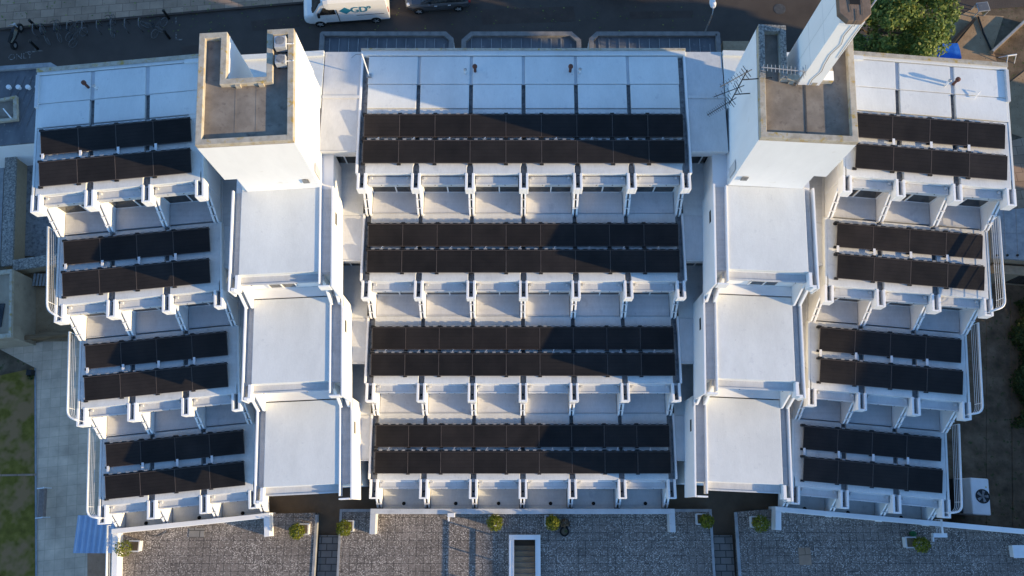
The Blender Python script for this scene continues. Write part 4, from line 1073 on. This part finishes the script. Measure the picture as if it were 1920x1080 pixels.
# ================================================================== STREET
def wheel(mb_parent, F, u, v, r, w, sgn):
    t = MB(); t.tube([F(u, v - w / 2, r), F(u, v + w / 2, r)], r, 20)
    o = t.build('wheel', 'rubber', mb_parent)
    h = MB(); vv = v + sgn * (w / 2 + .004); h.tube([F(u, vv - .004, r), F(u, vv + .004, r)], r * .42, 14)
    for i in range(5):
        a = i * 1.2566; h.tube([F(u, vv, r), F(u + math.cos(a) * r * .62, vv, r + math.sin(a) * r * .62)], .03, 5)
    h.build('rim', 'galv', o)
def rsec(F, u, hw, z0, z1, top, rnd=.18):
    """rounded cross-section at station u; top = half width at roof"""
    return [F(u, y, z) for y, z in ((-hw * .96, z0), (-hw, z0 + (z1 - z0) * .3), (-(hw * .55 + top * .45), z0 + (z1 - z0) * .72), (-top, z1 - rnd), (-top + rnd * .8, z1 - rnd * .12), (0, z1 + .03),
                                   (top - rnd * .8, z1 - rnd * .12), (top, z1 - rnd), (hw * .55 + top * .45, z0 + (z1 - z0) * .72), (hw, z0 + (z1 - z0) * .3), (hw * .96, z0))]
def van():
    x, y = at(722, 36, 0); ang = 4.6
    F = Frame(x + .35, y + .72, 180 + ang)       # u runs towards the front (image left)
    r = empty('delivery_van', (*F(2.95, 0), 0), 'white high-roofed delivery van with blue diamond logo parked in the street', 'van')
    b = MB()
    st = [(0.0, .95, .45, 2.55, .84), (.06, .98, .38, 2.66, .87), (1.5, .99, .36, 2.70, .88), (3.9, .99, .36, 2.70, .88), (4.25, .99, .36, 2.62, .86)]
    b.loft([rsec(F, u, hw, z0, z1, tp, .2) for u, hw, z0, z1, tp in st])
    b.loft([rsec(F, u, hw, z0, z1, tp, rn) for u, hw, z0, z1, tp, rn in [(4.251, .99, .36, 2.60, .85, .2), (4.55, .985, .36, 2.35, .82, .16), (4.85, .98, .36, 1.85, .86, .14), (5.15, .97, .36, 1.38, .90, .1), (5.55, .93, .38, 1.22, .84, .1), (5.78, .84, .42, 1.02, .74, .1), (5.86, .74, .48, .88, .66, .1)]])
    bo = b.build('body', 'van', r, smooth=False, bevel=.03)
    w = MB()
    p = [F(4.36, -.70, 2.47), F(4.36, .70, 2.47), F(5.10, .82, 1.50), F(5.10, -.82, 1.50)]
    w.add([(a[0] + q * F.c * F.sx * .06 - 0, a[1] + q * F.s * .06, a[2] + q * .05) for q in (0, 1) for a in p], [(0, 1, 2, 3), (7, 6, 5, 4), (0, 4, 5, 1), (1, 5, 6, 2), (2, 6, 7, 3), (3, 7, 4, 0)])
    w.build('windscreen', 'glass', r)
    for sg in (-1, 1):
        s = MB(); q = [(3.55, 1.45), (4.70, 1.45), (4.32, 2.1), (3.6, 2.1)]
        vs = [F(u, sg * (.985 - (z - 1.45) * .13 + o), z) for o in (-.03, .022) for u, z in q]
        s.add(vs, [(0, 1, 2, 3), (7, 6, 5, 4), (0, 4, 5, 1), (1, 5, 6, 2), (2, 6, 7, 3), (3, 7, 4, 0)]); s.build('side_window', 'glass', r)
        m = MB(); m.box(F, 4.62, 4.78, sg * 1.0, sg * 1.22, 1.42, 1.72); m.build('mirror', 'black', r, bevel=.03)
        d = MB(); d.box(F, 3.42, 3.46, sg * .975, sg * 1.005, .5, 1.9); d.build('door_seam', 'black', r); d = MB(); d.box(F, .3, 2.2, sg * .95, sg * .992, 1.12, 1.16); d.build('slide_rail', 'black', r)
        k = MB(); k.box(F, .8, 4.4, sg * .97, sg * 1.0, .34, .52); k.build('sill', 'black', r)
        for u in (.98, 4.85): wheel(r, F, u, sg * .86, .35, .24, sg)
        t = MB(); t.box(F, -.03, .02, sg * .82, sg * .93, 1.15, 1.7); t.build('tail_light', 'red', r)
        h = MB(); h.box(F, 5.60, 5.72, sg * .58, sg * .80, .82, 1.02); h.build('headlight', 'steel', r)
        v = MB(); v.box(F, 5.12, 5.22, sg * .30, sg * .58, 1.40, 1.43); v.build('wiper', 'black', r)
    g = MB(); g.box(F, 5.84, 5.90, -.5, .5, .52, .8); g.build('grille', 'black', r)
    # livery on the side facing the building (local +v, because the frame is turned round)
    d = MB(); cu, cz = 2.85, 1.72
    def sv(u, z, o): return F(u, (.99 * .55 + .88 * .45 + (.99 - .88) * .02) + (1.78 - z) * .06 + o, z)
    q = [(cu + .42, cz), (cu, cz + .34), (cu - .42, cz), (cu, cz - .34)]
    d.add([sv(u, z, o) for o in (.0, .03) for u, z in q], [(0, 1, 2, 3), (7, 6, 5, 4), (0, 4, 5, 1), (1, 5, 6, 2), (2, 6, 7, 3), (3, 7, 4, 0)])
    d.build('diamond_logo', 'logo', r)
    for body, u, z, sz in (('GD', 1.90, 1.74, .78), ('o', 1.22, 1.98, .5)):
        l = sv(u, z, .035); t = text_mesh(body, sz, 'logo', 'lettering', l, (R(86.5), 0, R(ang)), r, .012)
van()
def car(F, label, paint, L=4.5, group=None):
    r = empty('parked_car', (*F(L / 2, 0), 0), label, 'car', group)
    b = MB(); b.loft([rsec(F, u, hw, z0, z1, tp, rn) for u, hw, z0, z1, tp, rn in [(0, .72, .42, .88, .62, .1), (.12, .86, .32, 1.02, .76, .12), (.9, .92, .26, 1.05, .82, .12), (2.2, .93, .25, 1.03, .84, .1), (3.3, .92, .25, .98, .84, .1), (4.05, .86, .28, .86, .76, .12), (4.38, .74, .34, .72, .64, .1), (4.5, .60, .40, .62, .52, .08)]])
    b.build('body', paint, r, bevel=.03, smooth=False)
    c = MB(); c.loft([rsec(F, u, hw, .95, z1, tp, rn) for u, hw, z1, tp, rn in [(.16, .80, 1.02, .70, .05), (.62, .82, 1.50, .62, .1), (1.3, .83, 1.58, .63, .1), (2.2, .83, 1.57, .62, .1), (2.55, .83, 1.45, .63, .1), (3.42, .80, 1.0, .72, .04)]])
    c.build('windows', 'glass', r)
    t = MB(); t.loft([[F(u, v, z) for v, z in ((-hw, zt - .05), (-hw * .85, zt), (0, zt + .02), (hw * .85, zt), (hw, zt - .05), (0, zt - .07))] for u, hw, zt in [(.62, .62, 1.53), (1.3, .645, 1.615), (2.2, .635, 1.605), (2.55, .62, 1.49)]])
    t.build('roof', paint, r)
    for sg in (-1, 1):
        for u in (.85, 3.6): wheel(r, F, u, sg * .82, .34, .22, sg)
        m = MB(); m.box(F, 2.75, 2.9, sg * .9, sg * 1.06, .98, 1.12); m.build('mirror', paint, r, bevel=.02)
        h = MB(); h.box(F, 4.18, 4.40, sg * .46, sg * .66, .66, .78); h.build('headlight', 'steel', r)
        k = MB(); k.box(F, -.02, .1, sg * .55, sg * .8, .82, .96); k.build('tail_light', 'red', r)
        d = MB(); d.box(F, 1.35, 1.55, sg * .91, sg * .945, .84, .88); d.box(F, 2.3, 2.5, sg * .91, sg * .945, .82, .86); d.build('door_handle', 'steel', r)
    return r
x, y = at(881, 20, 0); car(Frame(x, y + .9, 184.5), 'grey metallic hatchback parked in the street right of the van', 'carpaint', group='cars in the street')
x, y = at(1225, -8, 0); car(Frame(x, y + 1.15, 183), 'black car whose edge just shows at the top of the street', 'carblack', group='cars in the street')

def street_lamp():
    x, y = at(1325, 53, 3.4)
    r = empty('street_lamp', (x, y, 0), 'slim grey street lamp with oval white head behind the rear roof', 'street lamp')
    m = MB(); m.tube([(x, y, 0), (x, y, 5.0)], [.07, .045], 10); m.build('pole', 'galv', r)
    m = MB(); m.tube([(x, y, 4.98), (x + .02, y + .15, 5.12), (x + .03, y + .35, 5.15)], .035, 8); m.build('arm', 'galv', r)
    h = MB(); h.loft([[(x + .03 + math.cos(a) * q, y + .3 + d, 5.15 + math.sin(a) * q * .45) for a in [k * .785 for k in range(8)]] for d, q in ((0, .05), (.1, .16), (.35, .22), (.6, .19), (.75, .07))]); h.build('lamp_head', 'steel', r, smooth=True)
street_lamp()
# bicycles, stands, bollards
def make_bike():
    r = empty('bicycle', (0, 0, 0), 'bicycle', 'bicycle', 'bicycles parked in the street')
    f = MB(); n = W0
    f.tube([(0, -.52, .34), (0, -.15, .3), (0, -.22, .85)], .018, 6); f.tube([(0, -.15, .3), (0, .38, .78), (0, -.2, .78)], .02, 6); f.tube([(0, .38, .78), (0, .42, .95)], .02, 6); f.tube([(0, .36, .8), (0, .55, .34)], .016, 6)
    f.build('frame', 'cable', r, origin=(0, 0, 0))
    for yy in (-.52, .55):
        w = MB(); w.tube([(0, yy + .33 * math.cos(a * .3927), .34 + .33 * math.sin(a * .3927)) for a in range(16)], .022, 6, closed=True)
        for a in range(6): w.tube([(0, yy, .34), (0, yy + .32 * math.cos(a * 1.047), .34 + .32 * math.sin(a * 1.047))], .005, 4)
        w.build('wheel', 'hoop', r, origin=(0, yy, .34))
    h = MB(); h.tube([(-.28, .34, .98), (-.1, .42, .98), (.1, .42, .98), (.28, .34, .98)], .018, 6); h.build('handlebar', 'black', r, origin=(0, .42, .95))
    s = MB(); s.prism(W0, [(-.02, .02), (.02, .02), (.09, -.22), (-.09, -.22)], .87, .93); s.v = [(a, b_ - .15, c) for a, b_, c in s.v]; s.build('saddle', 'black', r, origin=(0, -.25, .87))
    return r
bk = make_bike()
bikes = [((84, 64), 25, 'bicycle leaning at the left end of the stands by the post'), ((110, 58), 12, 'bicycle left of the pair beside the second pale hoop'), ((138, 58), -28, 'bicycle leaning over towards the right in mid row'),
         ((146, 70), -35, 'bicycle lying furthest out into the road from the kerb'), ((211, 48), 4, 'upright bicycle with handlebar over the kerb, mid row'), ((284, 50), 70, 'bicycle with pale wheel in the cluster at the right end'), ((298, 52), -30, 'dark bicycle at the right end next to the kerb bollard')]
for i, (p, a, lab) in enumerate(bikes):
    x, y = at(*p, .4)
    if i == 0: bk.location = (x, y, .022); bk.rotation_euler = (0, 0, R(a)); bk['label'] = lab
    else: copy_tree(bk, (x, y, .022), R(a), lab)
hoop = MB(); hoop.tube([(0, -.35, 0), (0, -.35, .6), (0, -.25, .75), (0, .25, .75), (0, .35, .6), (0, .35, 0)], .032, 8)
hp = tag(hoop.build('bike_stand', 'hoop', origin=(0, 0, 0), smooth=True), 'x', 'bike stand', 'bike stands along the kerb')
hx = [68, 82, 108, 132, 160, 187, 213, 239, 265]
HL = ['bike stand hoop nearest the left bollards', 'bike stand hoop beside the leftmost leaning bicycle', 'bike stand hoop behind the bicycle left of the mid-row pair', 'bike stand hoop behind the sideways leaning bicycle', 'empty bike stand hoop just right of the leaning bicycles',
      'empty bike stand hoop, second right of the leaning bicycles', 'bike stand hoop beside the upright bicycle', 'empty bike stand hoop just right of the upright bicycle', 'empty bike stand hoop left of the right-end bicycle cluster']
for i, px in enumerate(hx):
    x, y = at(px, 62 - .055 * px, .3); o = hp if i == 0 else copy_tree(hp); o.location = (x, y, .022); o.rotation_euler = (0, 0, R(6)); o['label'] = HL[i]
bol = MB(); bol.lathe((0, 0, 0), [(.10, 0), (.09, .85), (.11, .9), (.10, 1.0), (.03, 1.06)], 14)
bl = tag(bol.build('bollard', 'black', origin=(0, 0, 0), smooth=True), 'x', 'bollard', 'black bollards round the bicycle parking')
for i, (p, lab) in enumerate((((70, 53), 'black bollard at the kerb, left end of the bike stands'), ((71, 92), 'black bollard out in the road near the ONLY marking'), ((317, 35), 'black bollard on the kerb at the right end of the bikes'), ((318, 72), 'black bollard in the road below the right bicycle cluster'))):
    x, y = at(*p, 0); o = bl if i == 0 else copy_tree(bl); o.location = (x, y, .02); o['label'] = lab
def motorbike():
    x, y = at(29, 66, .5); F = Frame(x, y, 82); r = empty('motorcycle', (x, y, .02), 'black motorcycle parked at the far left end of the bicycle row', 'motorcycle')
    for u in (-.68, .68):
        w = MB(); w.tube([F(u, -.07, .32), F(u, .07, .32)], .31, 18); o = w.build('wheel', 'rubber', r); h = MB(); h.tube([F(u, -.08, .32), F(u, .08, .32)], .15, 12); h.build('rim', 'galv', o)
    b = MB(); b.loft([[F(u, v * q, z0 + zz * q) for v, zz in ((-.16, .0), (-.2, .2), (-.1, .38), (.1, .38), (.2, .2), (.16, 0))] for u, q, z0 in ((-.75, .5, .62), (-.3, .9, .5), (.15, 1.1, .48), (.45, .7, .62))]); b.build('body', 'carblack', r)
    s = MB(); s.loft([[F(u, v, z + d) for v, d in ((-hw, 0), (-hw * .8, .07), (hw * .8, .07), (hw, 0))] for u, hw, z in ((-.8, .08, .86), (-.4, .14, .84), (.0, .10, .84))]); s.build('seat', 'rubber', r)
    h = MB(); h.tube([F(.35, -.36, 1.0), F(.48, -.15, 1.02), F(.48, .15, 1.02), F(.35, .36, 1.0)], .02, 6); h.tube([F(.48, 0, 1.02), F(.68, 0, .34)], .035, 6); h.build('handlebar', 'galv', r)
    l = MB(); l.lathe(F(.58, 0, .82), [(.1, 0), (.1, .14), (.04, .18)], 12); l.build('headlight', 'galv', r)
motorbike()
# out of view at right: blocks added to shade the lower court and street
def shade_blocker(name, x0, x1, y0, y1, h, label):
    r = empty(name, ((x0 + x1) / 2, (y0 + y1) / 2, 0), label, 'building')
    m = MB(); m.box(W0, x0, x1, y0, y1, 0, h - 1.2); m.build('wall', 'brick', r)
    k = MB(); k.vprism(W0, [(y0 - .3, h - 1.199), (y1 + .3, h - 1.199), (y1 + .3, h - 1.0), (y1, h), (y0, h), (y0 - .3, h - 1.0)], x0 - .3, x1 + .3); k.build('roof', 'lead', r)
    n = int((y1 - y0) / 3)
    for i in range(n):
        for z in range(2, int(h) - 3, 3):
            w = MB(); w.box(W0, x0 - .05, x0 - .005, y0 + 1 + i * 3, y0 + 2.2 + i * 3, z, z + 1.5); w.build('window', 'glass', r)
shade_blocker('added_shade_block', 48, 58, -34, 3.2, 17.3, 'long added brick block far right, out of frame, to shade the plaza')
shade_blocker('added_shade_block', 48, 58, 7.5, 13.6, 19.8, 'taller added brick block out of frame, to shade the left of the street')
shade_blocker('added_shade_block', 48, 58, 17.9, 21.6, 12.5, 'narrow added brick block out of frame, to shade the right of the street')
shade_blocker('added_shade_block', 62, 70, 24, 44, 4.0, 'low added brick block out of frame, letting sun reach tree and yard')

# ================================================================== LIGHT, SKY, CAMERA
AZ, EL = 16.0, 14.7
wd = bpy.data.worlds.new('World'); SC.world = wd; wd.use_nodes = True
nt = wd.node_tree; bg = nt.nodes['Background']
sk = nt.nodes.new('ShaderNodeTexSky'); sk.sky_type = 'NISHITA'; sk.sun_disc = False
sk.sun_elevation = R(EL); sk.sun_rotation = R(90 + AZ); sk.ozone_density = 4.3; sk.air_density = 1.0; sk.dust_density = 0
nt.links.new(sk.outputs['Color'], bg.inputs['Color']); bg.inputs['Strength'].default_value = .15
sl_ = bpy.data.lights.new('sun', 'SUN'); sl_.energy = 3.45; sl_.angle = R(.5); sl_.color = (1, .755, .42)
so = bpy.data.objects.new('sun', sl_); COL.objects.link(so)
d = Vector((math.cos(R(EL)) * math.cos(R(AZ)), -math.cos(R(EL)) * math.sin(R(AZ)), math.sin(R(EL))))
so.rotation_euler = d.to_track_quat('Z', 'Y').to_euler(); so.location = d * 80
cd = bpy.data.cameras.new('camera'); cd.sensor_width = 36; cd.lens = FPX / 1920 * 36; cd.clip_end = 2000; cd.clip_start = .5
co = bpy.data.objects.new('camera', cd); COL.objects.link(co); co.location = (0, 0, CZ); co.rotation_euler = (TH, 0, 0)
SC.camera = co
SC.cycles.diffuse_bounces = 2
SC.view_settings.view_transform = 'Standard'; SC.view_settings.look = 'None'; SC.view_settings.exposure = 1.1; SC.view_settings.gamma = 1
